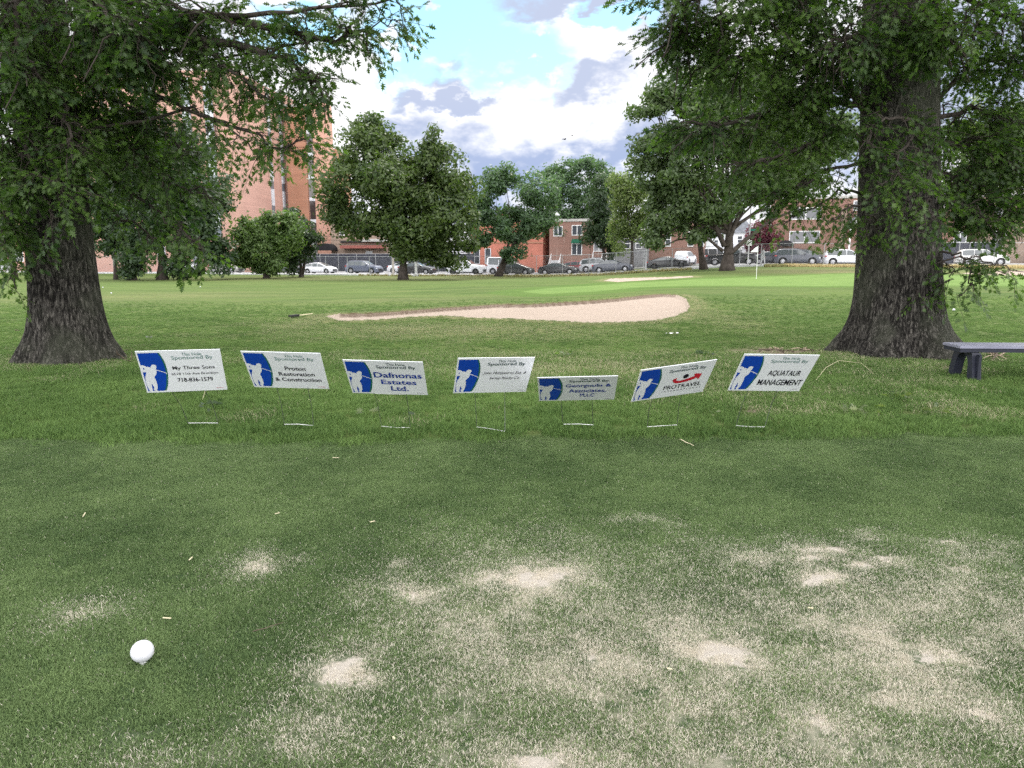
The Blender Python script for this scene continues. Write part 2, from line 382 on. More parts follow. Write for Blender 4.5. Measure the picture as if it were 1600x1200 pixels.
def lumps(X, Y, lst):
    o = np.zeros(X.shape); a_ = np.clip(Y / 9, .25, 1.5)
    X, Y = X + a_*(.10*np.sin(4.3*X+3.1*Y+1) + .07*np.sin(9.7*Y-5.9*X) + .05*np.sin(17*X+13*Y+2) + .03*np.sin(31*X-27*Y)), Y + a_*(.10*np.sin(5.1*X-3.7*Y+2) + .07*np.sin(11.3*X+4*Y) + .05*np.sin(19*Y-14*X+1) + .03*np.sin(29*X+33*Y))
    for px, py, rx, ry, s in lst:
        g = G(px, py); gx = G(px + rx, py); gy = G(px, py - ry)
        a = abs(gx[0] - g[0]); b = abs(gy[1] - g[1])
        o = np.maximum(o, s * np.exp(-(((X - g[0]) / a) ** 2 + ((Y - g[1]) / b) ** 2)))
    return o
BARE = [(828,903,60,20,1.2),(652,922,28,14,.9),(535,1045,45,26,1),(560,1068,26,14,1),(1275,861,48,8,1.4),(1258,879,36,8,1.2),(1287,907,38,11,1.4),(1345,886,26,8,1.3),(1392,876,34,8,1.3),(1357,838,24,4,.8),(1365,849,26,4,.8),(1480,843,14,4,1),(1505,887,24,6,.9),(1525,867,44,6,.6),(995,813,30,4,.9),(1040,822,18,4,.8),
 (1170,867,24,8,.6),(1120,1020,56,26,1.05),(925,1025,16,14,.9),(1470,1020,44,16,.8),(1365,982,26,12,.7),(1525,1108,26,18,.8),(1285,1128,34,24,.9),(840,1182,50,22,1),(1405,1098,40,14,.7),(1200,940,22,12,.6),(1485,1165,26,12,.6),(142,957,18,10,.8),(400,882,18,16,.8),(478,873,14,6,.6),(630,877,16,5,.7),(470,1130,16,14,.8),(425,1100,14,12,.6),(425,1168,30,14,.7),(770,905,40,12,.7),(1140,1185,20,10,.6),(980,1120,18,14,.5),(700,1080,16,10,.5)]
WORN = [(820,960,230,110,.75),(1000,1060,330,170,.8),(1380,1010,300,130,.85),(1540,960,200,90,.75),(560,1040,120,60,.6),(1200,880,250,40,.45),(900,1180,300,60,.8),(1300,1150,300,90,.75),(480,1140,120,60,.5),(660,930,120,40,.5),(140,955,60,25,.4),(400,885,60,30,.45),(1500,850,120,16,.4),(300,1180,200,40,.3)]
DIRT = [(1215,550,75,7,1.1),(1190,638,24,9,1),(1245,645,28,8,.7),(120,566,110,8,.9),(1400,556,120,9,1.),(1480,575,60,10,.8),(1430,600,80,14,.45),(370,650,70,14,.4),(880,580,200,12,.45),(640,600,80,10,.3),(640,664,50,8,.4),(1050,600,90,14,.35)]
DRY = [(700,515,260,12,.8),(480,505,70,12,.7),(880,560,420,12,.5),(900,575,330,14,.55),(1100,490,50,22,.6),(420,560,170,8,.35),(600,435,400,4,.6),(900,425,200,5,.6),(1290,424,130,5,1.),(1520,417,80,4,1.2),(800,430,60,2.5,1),(250,462,160,6,.4),(1150,610,200,25,.3),(1480,640,90,12,.5),(640,468,160,4,.3)]
def masks(X, Y):
    m_ = {}
    def near(poly, pad):
        p = np.array(poly); return (X > p[:, 0].min() - pad) & (X < p[:, 0].max() + pad) & (Y > p[:, 1].min() - pad) & (Y < p[:, 1].max() + pad)
    sand = np.zeros(X.shape); dz = np.zeros(X.shape); lip = np.zeros(X.shape)
    for poly, dep in ((BUNK, 1.), (BUNK2, .6), (BUNK3, .6)):
        k = near(poly, 1.5); ins, d = poly_inside_dist(X[k], Y[k], poly)
        sd = np.where(ins, d, -d); sand[k] = np.maximum(sand[k], smooth(-.06, .06, sd))
        w = np.where(ins, -.09 * dep * smooth(.0, .10, d) - .17 * dep * smooth(.1, 1.8, d), .03 * dep * np.exp(-(d / .35) ** 2)); dz[k] += w
        lip[k] = np.maximum(lip[k], np.exp(-(np.abs(sd + .25) / .3) ** 2))
    k = near(GREEN, 3); ins, d = poly_inside_dist(X[k], Y[k], GREEN); g = np.zeros(X.shape); g[k] = smooth(-.12, .12, np.where(ins, d, -d))
    fr = np.zeros(X.shape); fr[k] = smooth(-1.6, -1.3, np.where(ins, d, -d))
    m_['sand'] = sand; m_['green'] = g * (1 - sand); m_['fringe'] = fr; m_['lip'] = lip
    m_['bare'] = lumps(X, Y, BARE); m_['worn'] = lumps(X, Y, WORN); m_['dirt'] = lumps(X, Y, DIRT); m_['dry'] = np.maximum(lumps(X, Y, DRY), .8 * lip)
    te = 5.60 + .10 * np.sin(X * .5) + .06 * np.sin(X * 1.7 + 1) + .03 * np.sin(X * 6.1) + .025 * np.sin(X * 11.3 + 2)
    m_['tee'] = smooth(.14, -.14, Y - te)
    return m_, dz
def ax(segs):
    o = [segs[0][0]]
    for a, b, st in segs:
        n = max(1, int(round((b - a) / st))); o += list(a + (b - a) * (np.arange(n) + 1) / n)
    return np.array(o)
xs = ax([(-600,-150,50),(-150,-60,6),(-60,-14,.9),(-14,-6,.16),(-6,-3,.06),(-3,3.4,.035),(3.4,8,.06),(8,16,.16),(16,60,.9),(60,150,6),(150,600,50)])
ys = ax([(-40,-4,4),(-4,1.2,.4),(1.2,4.2,.035),(4.2,7,.06),(7,15.5,.12),(15.5,28,.11),(28,52,.25),(52,100,1.),(100,140,4),(140,1400,90)])
XX, YY = np.meshgrid(xs, ys); mk, dzz = masks(XX, YY)
ZZ = zt(XX, YY) + dzz + .012 * mk['tee'] * 0
nx, ny = len(xs), len(ys)
idx = np.arange(nx * ny).reshape(ny, nx)
Fq = np.stack([idx[:-1, :-1], idx[:-1, 1:], idx[1:, 1:], idx[1:, :-1]], -1).reshape(-1, 4)

def ground_material():
    n = NT('turf_ground'); co = n.coord('Position')
    fine = n.noise(co, 55, 6, .7); mid = n.noise(co, 6, 5, .6); big = n.noise(n.coord('Position', (.35, 1, 1)), .55, 4, .55); strk = n.noise(n.coord('Position', (.06, 1, 1)), 1.6, 4, .6)
    mic = n.noise(n.coord('Position', (1, .45, 1)), 28, 5, .7)
    rough = n.mix(n.map(big, .3, .7), (.050, .092, .020), (.100, .148, .036))
    rough = n.mix(n.map(strk, .35, .65, 0, .55), rough, (.135, .155, .060))
    rough = n.mix(n.map(mic, .3, .75, 0, .6), rough, (.040, .070, .018))
    dryf = n.math('MULTIPLY', n.attr('dry'), n.map(mid, .32, .62), clamp=True)
    rough = n.mix(dryf, rough, (.20, .175, .095))
    pat = n.noise(n.coord('Position', (.5, 1, 1)), .9, 6, .7); rough = n.mix(n.map(pat, .52, .74, 0, .38), rough, (.17, .165, .075)); rough = n.mix(n.map(pat, .46, .30, 0, .6), rough, (.040, .080, .016))
    tee = n.mix(n.map(mid, .3, .7), (.050, .082, .036), (.075, .115, .052))
    tee = n.mix(n.map(n.noise(co, 190, 3, .7), .42, .62, 0, .75), tee, (.030, .050, .022))
    col = n.mix(n.attr('tee'), rough, tee)
    fr = n.mix(n.map(strk, .3, .7), (.065, .118, .024), (.085, .140, .032))
    col = n.mix(n.math('MULTIPLY', n.attr('fringe'), .8), col, fr)
    gr = n.mix(n.map(n.noise(co, .8, 4), .3, .7), (.105, .170, .045), (.130, .195, .056))
    col = n.mix(n.attr('green'), col, gr)
    wf = n.math('MULTIPLY', n.attr('worn'), n.map(n.math('ADD', n.math('MULTIPLY', mid, .6), n.math('MULTIPLY', n.noise(co, 17, 5, .65), .4)), .36, .60), clamp=True)
    col = n.mix(wf, col, (.40, .36, .29))
    bf = n.map(n.math('ADD', n.attr('bare'), n.math('MULTIPLY', n.math('SUBTRACT', n.noise(co, 14, 6, .7), .5), 1.9)), .45, .72)
    col = n.mix(bf, col, n.mix(fine, (.33, .295, .25), (.50, .455, .40)))
    df = n.map(n.math('ADD', n.attr('dirt'), n.math('MULTIPLY', n.math('SUBTRACT', n.noise(co, 8, 6, .7), .5), 1.2)), .45, .95, 0, .85)
    col = n.mix(df, col, n.mix(fine, (.13, .095, .075), (.26, .20, .165)))
    sandc = n.mix(n.noise(co, 2.2, 6, .7), (.29, .235, .195), (.365, .30, .25))
    col = n.mix(n.map(n.math('ADD', n.attr('sand'), n.math('MULTIPLY', n.math('SUBTRACT', mic, .5), .5)), .42, .58), col, sandc)
    lp = n.math('MULTIPLY', n.attr('lipface'), n.map(mic, .2, .6, .25, .9), clamp=True)
    col = n.mix(lp, col, (.095, .066, .045))
    n.base(col, .95, .08)
    hs = n.math('ADD', n.math('MULTIPLY', fine, .25), n.math('MULTIPLY', mic, .5))
    hs = n.math('ADD', hs, n.math('MULTIPLY', n.noise(co, 3.5, 4), .8))
    hs = n.math('ADD', hs, n.math('MULTIPLY', n.math('MULTIPLY', n.attr('sand'), n.noise(co, 5, 6, .7)), 1.6))
    n.bump(hs, .75, .06); return n.m
# dirt face of the far lip
gY = np.gradient(ZZ, axis=0) / np.gradient(YY, axis=0)
lipface = smooth(.22, .50, gY) * (YY > 14) * (YY < 60)
att = {k: ('POINT', v_.ravel()) for k, v_ in mk.items()}; att['lipface'] = ('POINT', lipface.ravel())
ground = np_mesh('ground', np.stack([XX, YY, ZZ], -1).reshape(-1, 3), Fq, ground_material(), attrs=att, smooth_=True)
tag(ground, kind='structure')

# ------------------------------------------------------------ grass blades (stuff)
def grass_mat(name, g1, g2, straw):
    n = NT(name); r = n.attr('rnd'); d = n.attr('dry', 'INSTANCER'); t = n.attr('tint', 'INSTANCER')
    col = n.mix(n.math('ADD', n.math('MULTIPLY', r, .5), n.math('MULTIPLY', t, .5)), g1, g2)
    sf = n.math('GREATER_THAN', n.math('ADD', d, n.math('MULTIPLY', n.math('SUBTRACT', n.attr('rnd2'), .5), .9)), .5)
    col = n.mix(sf, col, straw)
    n.base(col, .6, .2)
    tr = n.node('ShaderNodeBsdfTranslucent'); n.L.new(col, tr.inputs[0]); ms = n.node('ShaderNodeMixShader'); ms.inputs[0].default_value = .3
    n.L.new(n.b.outputs[0], ms.inputs[1]); n.L.new(tr.outputs[0], ms.inputs[2]); n.L.new(ms.outputs[0], n.out.inputs[0]); return n.m
def tuft(name, mat, nb, rad, h, w, lean):
    a = rng.uniform(0, 2*math.pi, nb); r = rad * np.sqrt(rng.uniform(0, 1, nb)); bx, by = r*np.cos(a), r*np.sin(a)
    hh = h * rng.uniform(.5, 1.15, nb); th = rng.uniform(0, 2*math.pi, nb); ln = lean * rng.uniform(.2, 1.2, nb); fa = rng.uniform(0, math.pi, nb)
    wx, wy = np.cos(fa)*w/2, np.sin(fa)*w/2; lx, ly = np.cos(th)*hh*ln, np.sin(th)*hh*ln
    V = np.zeros((nb, 5, 3))
    V[:, 0] = np.stack([bx-wx, by-wy, np.zeros(nb)-.004], -1); V[:, 1] = np.stack([bx+wx, by+wy, np.zeros(nb)-.004], -1)
    V[:, 2] = np.stack([bx+wx*.8+lx*.4, by+wy*.8+ly*.4, hh*.6], -1); V[:, 3] = np.stack([bx-wx*.8+lx*.4, by-wy*.8+ly*.4, hh*.6], -1)
    V[:, 4] = np.stack([bx+lx, by+ly, hh], -1)
    me = bpy.data.meshes.new(name); o = bpy.data.objects.new(name, me)
    fs = []
    for i in range(nb): b = 5*i; fs += [(b, b+1, b+2, b+3), (b+3, b+2, b+4)]
    me.from_pydata(V.reshape(-1, 3).tolist(), [], fs); me.materials.append(mat)
    for an in ('rnd', 'rnd2'):
        at = me.attributes.new(an, 'FLOAT', 'FACE'); at.data.foreach_set('value', np.repeat(rng.uniform(0, 1, nb), 2).astype(np.float32))
    return o
def scatter(name, pts, rotz, scl, dry, tint, tufts):
    me = bpy.data.meshes.new(name); n = len(pts); me.vertices.add(n); me.vertices.foreach_set('co', pts.astype(np.float32).ravel())
    for an, arr in (('rz', rotz), ('scl', scl), ('dry', dry), ('tint', tint)):
        at = me.attributes.new(an, 'FLOAT', 'POINT'); at.data.foreach_set('value', arr.astype(np.float32))
    o = bpy.data.objects.new(name, me); COL.objects.link(o)
    ng = bpy.data.node_groups.new(name + '_scatter', 'GeometryNodeTree')
    ng.interface.new_socket('Geometry', in_out='INPUT', socket_type='NodeSocketGeometry'); ng.interface.new_socket('Geometry', in_out='OUTPUT', socket_type='NodeSocketGeometry')
    N = ng.nodes; L = ng.links; gi = N.new('NodeGroupInput'); go = N.new('NodeGroupOutput')
    join = N.new('GeometryNodeJoinGeometry')
    for t in tufts:
        oi = N.new('GeometryNodeObjectInfo'); oi.inputs['Object'].default_value = t; oi.inputs['As Instance'].default_value = True
        L.new(oi.outputs['Geometry'], join.inputs[0])
    iop = N.new('GeometryNodeInstanceOnPoints'); L.new(gi.outputs[0], iop.inputs['Points']); L.new(join.outputs[0], iop.inputs['Instance'])
    iop.inputs['Pick Instance'].default_value = True
    def na(nm):
        q = N.new('GeometryNodeInputNamedAttribute'); q.data_type = 'FLOAT'; q.inputs['Name'].default_value = nm; return q.outputs['Attribute']
    cx = N.new('ShaderNodeCombineXYZ'); L.new(na('rz'), cx.inputs[2]); L.new(cx.outputs[0], iop.inputs['Rotation'])
    cs = N.new('ShaderNodeCombineXYZ'); s_ = na('scl'); [L.new(s_, cs.inputs[i]) for i in range(3)]; L.new(cs.outputs[0], iop.inputs['Scale'])
    L.new(iop.outputs[0], go.inputs[0])
    md = o.modifiers.new('scatter', 'NODES'); md.node_group = ng
    return tag(o, kind='stuff')
def vnoise(x, y, s, k=0):
    return np.array([mn.noise((a*s + k*7.3, b*s - k*3.1, k*1.7)) for a, b in zip(x, y)]) * .5 + .5
def ground_pts(y0, y1, dens_fn, n_try):
    y = np.sqrt(rng.uniform(y0*y0, y1*y1, n_try)); x = rng.uniform(-1, 1, n_try) * (y * .80 + 1.0)
    m_, dz = masks(x, y)
    keep = rng.uniform(0, 1, n_try) < dens_fn(x, y, m_)
    x, y = x[keep], y[keep]; m_ = {k: v_[keep] for k, v_ in m_.items()}
    return x, y, zt(x, y) + dz[keep], m_
gm_tee = grass_mat('tee_grass_blades', (.034, .074, .022), (.215, .300, .118), (.66, .61, .51))
gm_rough = grass_mat('rough_grass_blades', (.040, .092, .020), (.195, .300, .085), (.46, .42, .28))
tt = [tuft('tee_tuft', gm_tee, 130, .06, .0135, .0025, 1.25) for _ in range(5)]
tr_ = [tuft('rough_tuft', gm_rough, 60, .085, .042, .0036, 1.1) for _ in range(5)]
x, y, z, m_ = ground_pts(1.3, 5.9, lambda x, y, m_: np.clip(m_['tee'] * (1 - .86 * smooth(.35, .95, m_['bare'])), 0, 1), 36000)
nb_ = vnoise(x, y, 3.2); n2_ = vnoise(x, y, 14, 1)
dry = np.clip(m_['worn'] * (.38 + .62*smooth(.34, .62, .45 * nb_ + .55 * n2_)) * .90 + m_['bare'] * .75 + .06, 0, 1)
scatter('tee_grass', np.stack([x, y, z], -1), rng.uniform(0, 6.28, len(x)), rng.uniform(.75, 1.2, len(x)) * (1 - .40 * dry), dry, np.clip(.5 + 1.1*(vnoise(x, y, 1.6, 2)-.5) + .9*(vnoise(x, y, 9., 6)-.5) + rng.uniform(-.38, .38, len(x)), 0, 1), tt)
x, y, z, m_ = ground_pts(5.4, 26, lambda x, y, m_: np.clip((1 - m_['tee']) * (1 - m_['sand']) * (1 - .8 * smooth(.5, 1., m_['dirt'])) * np.clip((27 - y)/14, 0, 1)**1.2, 0, 1), 95000)
edge = np.exp(-((y - 5.85) / .35) ** 2)
dry = np.clip(.03 + m_['dry'] * .45 + m_['dirt'] * .35 + .35 * (vnoise(x, y, 1.5, 3) - .5) - .15 * edge, 0, 1)
scatter('rough_grass', np.stack([x, y, z], -1), rng.uniform(0, 6.28, len(x)), rng.uniform(.7, 1.25, len(x)) * (1 + .25 * edge) * np.where(y > 11, .6, 1), dry, np.clip(vnoise(x, y, 1.1, 4) + rng.uniform(-.25, .25, len(x)) - .3 * edge, 0, 1), tr_)

# ------------------------------------------------------------ leaves and trees
def leaf_lobed(L=.12):
    """pin-oak leaf along +x, triangles; returns verts, tris"""
    o = [(0, 0), (.30, .045), (.34, .30), (.42, .07), (.56, .34), (.62, .08), (.76, .24), (.80, .06), (1.0, 0)]
    V = [(x*L, y_*L, abs(y_)*L*.35 - .10*L*x*x) for x, y_ in o] + [(x*L, -y_*L, abs(y_)*L*.35 - .10*L*x*x) for x, y_ in o[1:-1]]
    T = [(0,1,9),(1,3,11),(1,11,9),(3,5,13),(3,13,11),(5,7,15),(5,15,13),(7,8,15),(1,2,3),(3,4,5),(5,6,7),(9,11,10),(11,13,12),(13,15,14)]
    return np.array(V), np.array(T)
def rot_to(d, roll):
    d = np.array(d) / np.linalg.norm(d); up = np.array([0, 0, 1.]); 
    s = np.cross(up, d); ns = np.linalg.norm(s); s = np.array([0, 1., 0]) if ns < 1e-4 else s / ns
    u = np.cross(d, s); c, q = math.cos(roll), math.sin(roll); s2 = s*c + u*q; u2 = -s*q + u*c
    return np.stack([d, s2, u2], 1)
def spray_template(nl=11, length=.42, L=.12, seed=0):
    r_ = np.random.default_rng(seed); LV, LT = leaf_lobed(L); Vs = []; Ts = []; rnd = []; base = 0; mi = []
    droop = lambda t: np.array([length*t, .06*length*math.sin(3*t + seed), -.22*length*t*t])
    for i in range(nl):
        t = .15 + .85 * (i + r_.uniform(-.3, .3)) / (nl - 1); p = droop(min(max(t, 0), 1))
        side = 1 if i % 2 else -1; az = side * r_.uniform(.5, 1.25) if i < nl - 2 else r_.uniform(-.5, .5); el = r_.uniform(-.75, .15)
        d = (math.cos(el)*math.cos(az), math.cos(el)*math.sin(az), math.sin(el)); Rm = rot_to(d, r_.uniform(-.7, .7)); s = r_.uniform(.7, 1.15)
        V = (LV * s) @ Rm.T + p + np.array(d) * .015; Vs.append(V); Ts.append(LT + base); base += len(V); rnd += [r_.uniform()] * len(LT); mi += [0] * len(LT)
    # twig as thin 3-sided tube
    pts = [droop(t) for t in np.linspace(-.15, 1, 5)]
    for k in range(4):
        a, b = pts[k], pts[k+1]; w = .0035 * (1 - k*.18)
        q = np.array([a+[0, w, -w*.6], a+[0, -w, -w*.6], a+[0, 0, w], b+[0, w, -w*.6], b+[0, -w, -w*.6], b+[0, 0, w]])
        Vs.append(q); Ts.append(np.array([(0,1,4),(0,4,3),(1,2,5),(1,5,4),(2,0,3),(2,3,5)]) + base); base += 6; rnd += [.2]*6; mi += [1]*6
    return np.concatenate(Vs), np.concatenate(Ts), np.array(rnd), np.array(mi)
TPL = [spray_template(seed=i, nl=9 + i % 4) for i in range(6)]
def spray_crown(name, pos, dirs, scales, mats, parent, origin):
    Vs, Ts, rn, mi = [], [], [], []; base = 0
    for k in range(len(pos)):
        V, T, r_, m2 = TPL[k % 6]
        Rm = rot_to(dirs[k], random.uniform(-.6, .6))
        Vs.append((V * scales[k]*1.0) @ Rm.T + pos[k] - origin); Ts.append(T + base); base += len(V)
        rn.append(np.clip(r_ * .7 + random.uniform(-.15, .35), 0, 1)); mi.append(m2)
    o = np_mesh(name, np.concatenate(Vs), np.concatenate(Ts), None, parent, {'rnd': ('FACE', np.concatenate(rn))}, mats=mats, matidx=np.concatenate(mi))
    return o
def cards(n, cen, rad, size, shell=.5):
    """random leaf-sized quads in ellipsoid shell"""
    d = rng.normal(size=(n, 3)); d /= np.linalg.norm(d, axis=1)[:, None]; r = rng.uniform(0, 1, n) ** shell
    return cen + d * r[:, None] * rad, d
def card_mesh(name, pos, outw, size, mat, parent, origin):
    n = len(pos); nrm = outw * .7 + rng.normal(size=(n, 3)) * .8 + np.array([0, 0, .35]); nrm /= np.linalg.norm(nrm, axis=1)[:, None]
    a = rng.normal(size=(n, 3)); a -= nrm * (a * nrm).sum(1)[:, None]; a /= np.linalg.norm(a, axis=1)[:, None]; b = np.cross(nrm, a)
    s = (size * rng.uniform(.55, 1.3, n))[:, None]; p = pos - origin
    V = np.stack([p - a*s*.6, p + b*s*.30 + a*s*.05, p + a*s*.6, p - b*s*.30 - a*s*.05], 1).reshape(-1, 3)
    Fc = np.arange(4*n).reshape(n, 4)
    return np_mesh(name, V, Fc, mat, parent, {'rnd': ('FACE', rng.uniform(0, 1, n))})
def wob(pts, amp, k=3):
    out = []
    pts = [np.array(p, float) for p in pts]
    for i in range(len(pts) - 1):
        for j in range(k):
            t = j / k; q = pts[i] * (1 - t) + pts[i+1] * t
            if i + j > 0: q = q + np.array([random.uniform(-amp, amp) for _ in range(3)])
            out.append(q)
    out.append(pts[-1]); return out

def trunk_mesh(parent, rr, rb, H, lobes, seed, zflare=.5, detail=True, mat=None, lean=0.):
    na = 170 if detail else 40; zz = np.concatenate([np.linspace(-.15, 5.6, 200), np.linspace(5.8, H, 12)]) if detail else np.linspace(-.2, H, 30)
    th = np.linspace(0, 2*math.pi, na, endpoint=False); V = []; cre = []
    for z in zz:
        e = math.exp(-max(z, 0)/zflare); base = rr * (1 - .035*z if z < 6 else .79 * max(.12, 1 - (z-6)/(H-5.5)))
        for t in th:
            lob = .5 + .5*math.sin(lobes*t + seed + .4*math.sin(2*t))
            r = base + (rb-rr) * e * (.55 + .75*lob * min(1, e*1.5)) + .03*math.sin(3*t+seed)
            cx, cy_ = math.cos(t), math.sin(t)
            w = mn.noise((cx*2.2+seed, cy_*2.2, z*.5)); 
            q = mn.noise((cx*rr*25 + w*1.5, cy_*rr*25 + seed, z*4.4 + w)); q2 = mn.noise((cx*rr*44, cy_*rr*44, z*9 + seed))
            ridge = 1 - abs(q + .25*q2)*2.6; ridge = max(0, min(1, ridge)); c = 1 - max(0, ridge - .25)/.75; c = c*.8 + .2*(q2*.5+.5)
            if detail: r += .020*(c-.5) + .012*w
            V.append((r*cx + lean*max(0, min(z, 7)), r*cy_, z)); cre.append(c)
    nz_ = len(zz); ii = np.arange(nz_*na).reshape(nz_, na); Fc = np.stack([ii[:-1], np.roll(ii[:-1], -1, 1), np.roll(ii[1:], -1, 1), ii[1:]], -1).reshape(-1, 4)
    return np_mesh('trunk', np.array(V), Fc, mat or M['bark_near'], parent, {'crev': ('POINT', np.array(cre))}, smooth_=True)

def near_tree(name, label, base, rr, rb, lobes, seed, limbs, opening, crown_c, crown_r, hidden_n, sc=1.0, lean=0.):
    root = empty(name, base, 0, label, 'tree', 'large oaks flanking the row of signs'); org = np.array(base)
    trunk_mesh(root, rr, rb, 15, lobes, seed, lean=lean)
    wood = MB(); pos, dirs, scl = [], [], []
    def put(p, d, s): pos.append(np.array(p)); dirs.append(d); scl.append(s * sc)
    for lb in limbs:
        pts, r0, spread, nsec, ns = lb[:5]; start = lb[5] if len(lb) > 5 else .3
        p0 = np.array(pts[0]); axx = np.array([org[0] + lean*min(max(p0[2], 0), 7), org[1]]); hd = p0[:2] - axx; hl = np.linalg.norm(hd); zmin = min(q[2] for q in pts) - .16
        if hl > .5*rr: pts = [np.array([axx[0] + hd[0]/hl*rr*.4, axx[1] + hd[1]/hl*rr*.4, p0[2] - .25])] + [np.array(q) for q in pts]
        W = wob(pts, .05, 3); W = [np.array(w) for w in W]; k = len(W)
        wood.tube([w - org for w in W], [r0*(1 - .85*i/(k-1)) + .004 for i in range(k)], 7)
        nsec = int(nsec*1.35) if ns > 20 else nsec; ns = int(ns*2.9) if ns > 20 else int(ns*1.3); per = max(1, ns // max(1, nsec))
        for j in range(nsec):
            t = start + (1 - start) * (j + random.random()) / nsec; f = t*(k-1); i = min(int(f), k-2); p = W[i]*(1-f+i) + W[i+1]*(f-i)
            ld = W[i+1] - W[i]; ld = ld/np.linalg.norm(ld)
            d = rng.normal(size=3); d[2] = d[2]*.55 - .25; d = d/np.linalg.norm(d)*.9 + ld*.7; d /= np.linalg.norm(d)
            ln = spread * random.uniform(.6, 1.25); e = p + d*ln; mid = (p+e)/2 + rng.normal(size=3)*.06*ln + np.array([0, 0, .08*ln]); e = e + np.array([0, 0, -.18*ln])
            sec = wob([p, mid, e], .02, 3); wood.tube([s_ - org for s_ in sec], [r0*.22*(1-.75*q/(len(sec)-1)) + .003 for q in range(len(sec))], 4)
            for q in range(per):
                u = random.uniform(.25, 1.0); g = u*(len(sec)-1); i2 = min(int(g), len(sec)-2); pp = sec[i2]*(1-g+i2) + sec[i2+1]*(g-i2)
                dd = d*.8 + rng.normal(size=3)*np.array([.8, .8, .5]) + np.array([0, 0, -.3])
                nd = np.linalg.norm(dd); dd = dd/nd
                if random.random() < .55:
                    st = pp + dd*random.uniform(.08, .30)*min(1, spread); wood.tube([pp - org, (pp+st)/2 - org + rng.normal(size=3)*.01, st - org], [.004, .0035, .003], 3, False); pp = st
                if pp[2] > zmin + .12: put(pp, dd, random.uniform(.75, 1.15))
    build(wood, 'branches', M['bark_far'], root, True)
    spray_crown('crown', pos, dirs, scl, [M['leaf_near'], M['bark_far']], root, org)
    # the upper crown, overhead and out of the frame
    p, d = cards(int(hidden_n*2.2), np.array(crown_c), np.array(crown_r), .2, .45)
    k = ~opening(p[:, 0], p[:, 1], p[:, 2])
    nz_ = np.array([mn.noise(tuple(q*.45)) for q in p]); k &= nz_ > -.22
    p, d = p[k][:hidden_n], d[k][:hidden_n]
    card_mesh('upper_crown', p, d, .24, M['leaf_near'], root, org)
    up = MB()
    for _ in range(16):
        a = random.uniform(0, 6.28); z0 = random.uniform(5.6, 11); e = np.array([crown_c[0] + math.cos(a)*crown_r[0]*.8, crown_c[1] + math.sin(a)*crown_r[1]*.8, z0 + random.uniform(.5, 3)])
        s = np.array([base[0], base[1], z0]); mid = (s+e)/2 + np.array([0, 0, .5])
        if opening(e[0], e[1], e[2]) or opening(mid[0], mid[1], mid[2]): continue
        up.tube([q - org for q in wob([s, mid, e], .15, 3)], [.13, .12, .1, .08, .06, .045, .03], 6)
    build(up, 'upper_branches', M['bark_far'], root, True)
    return root

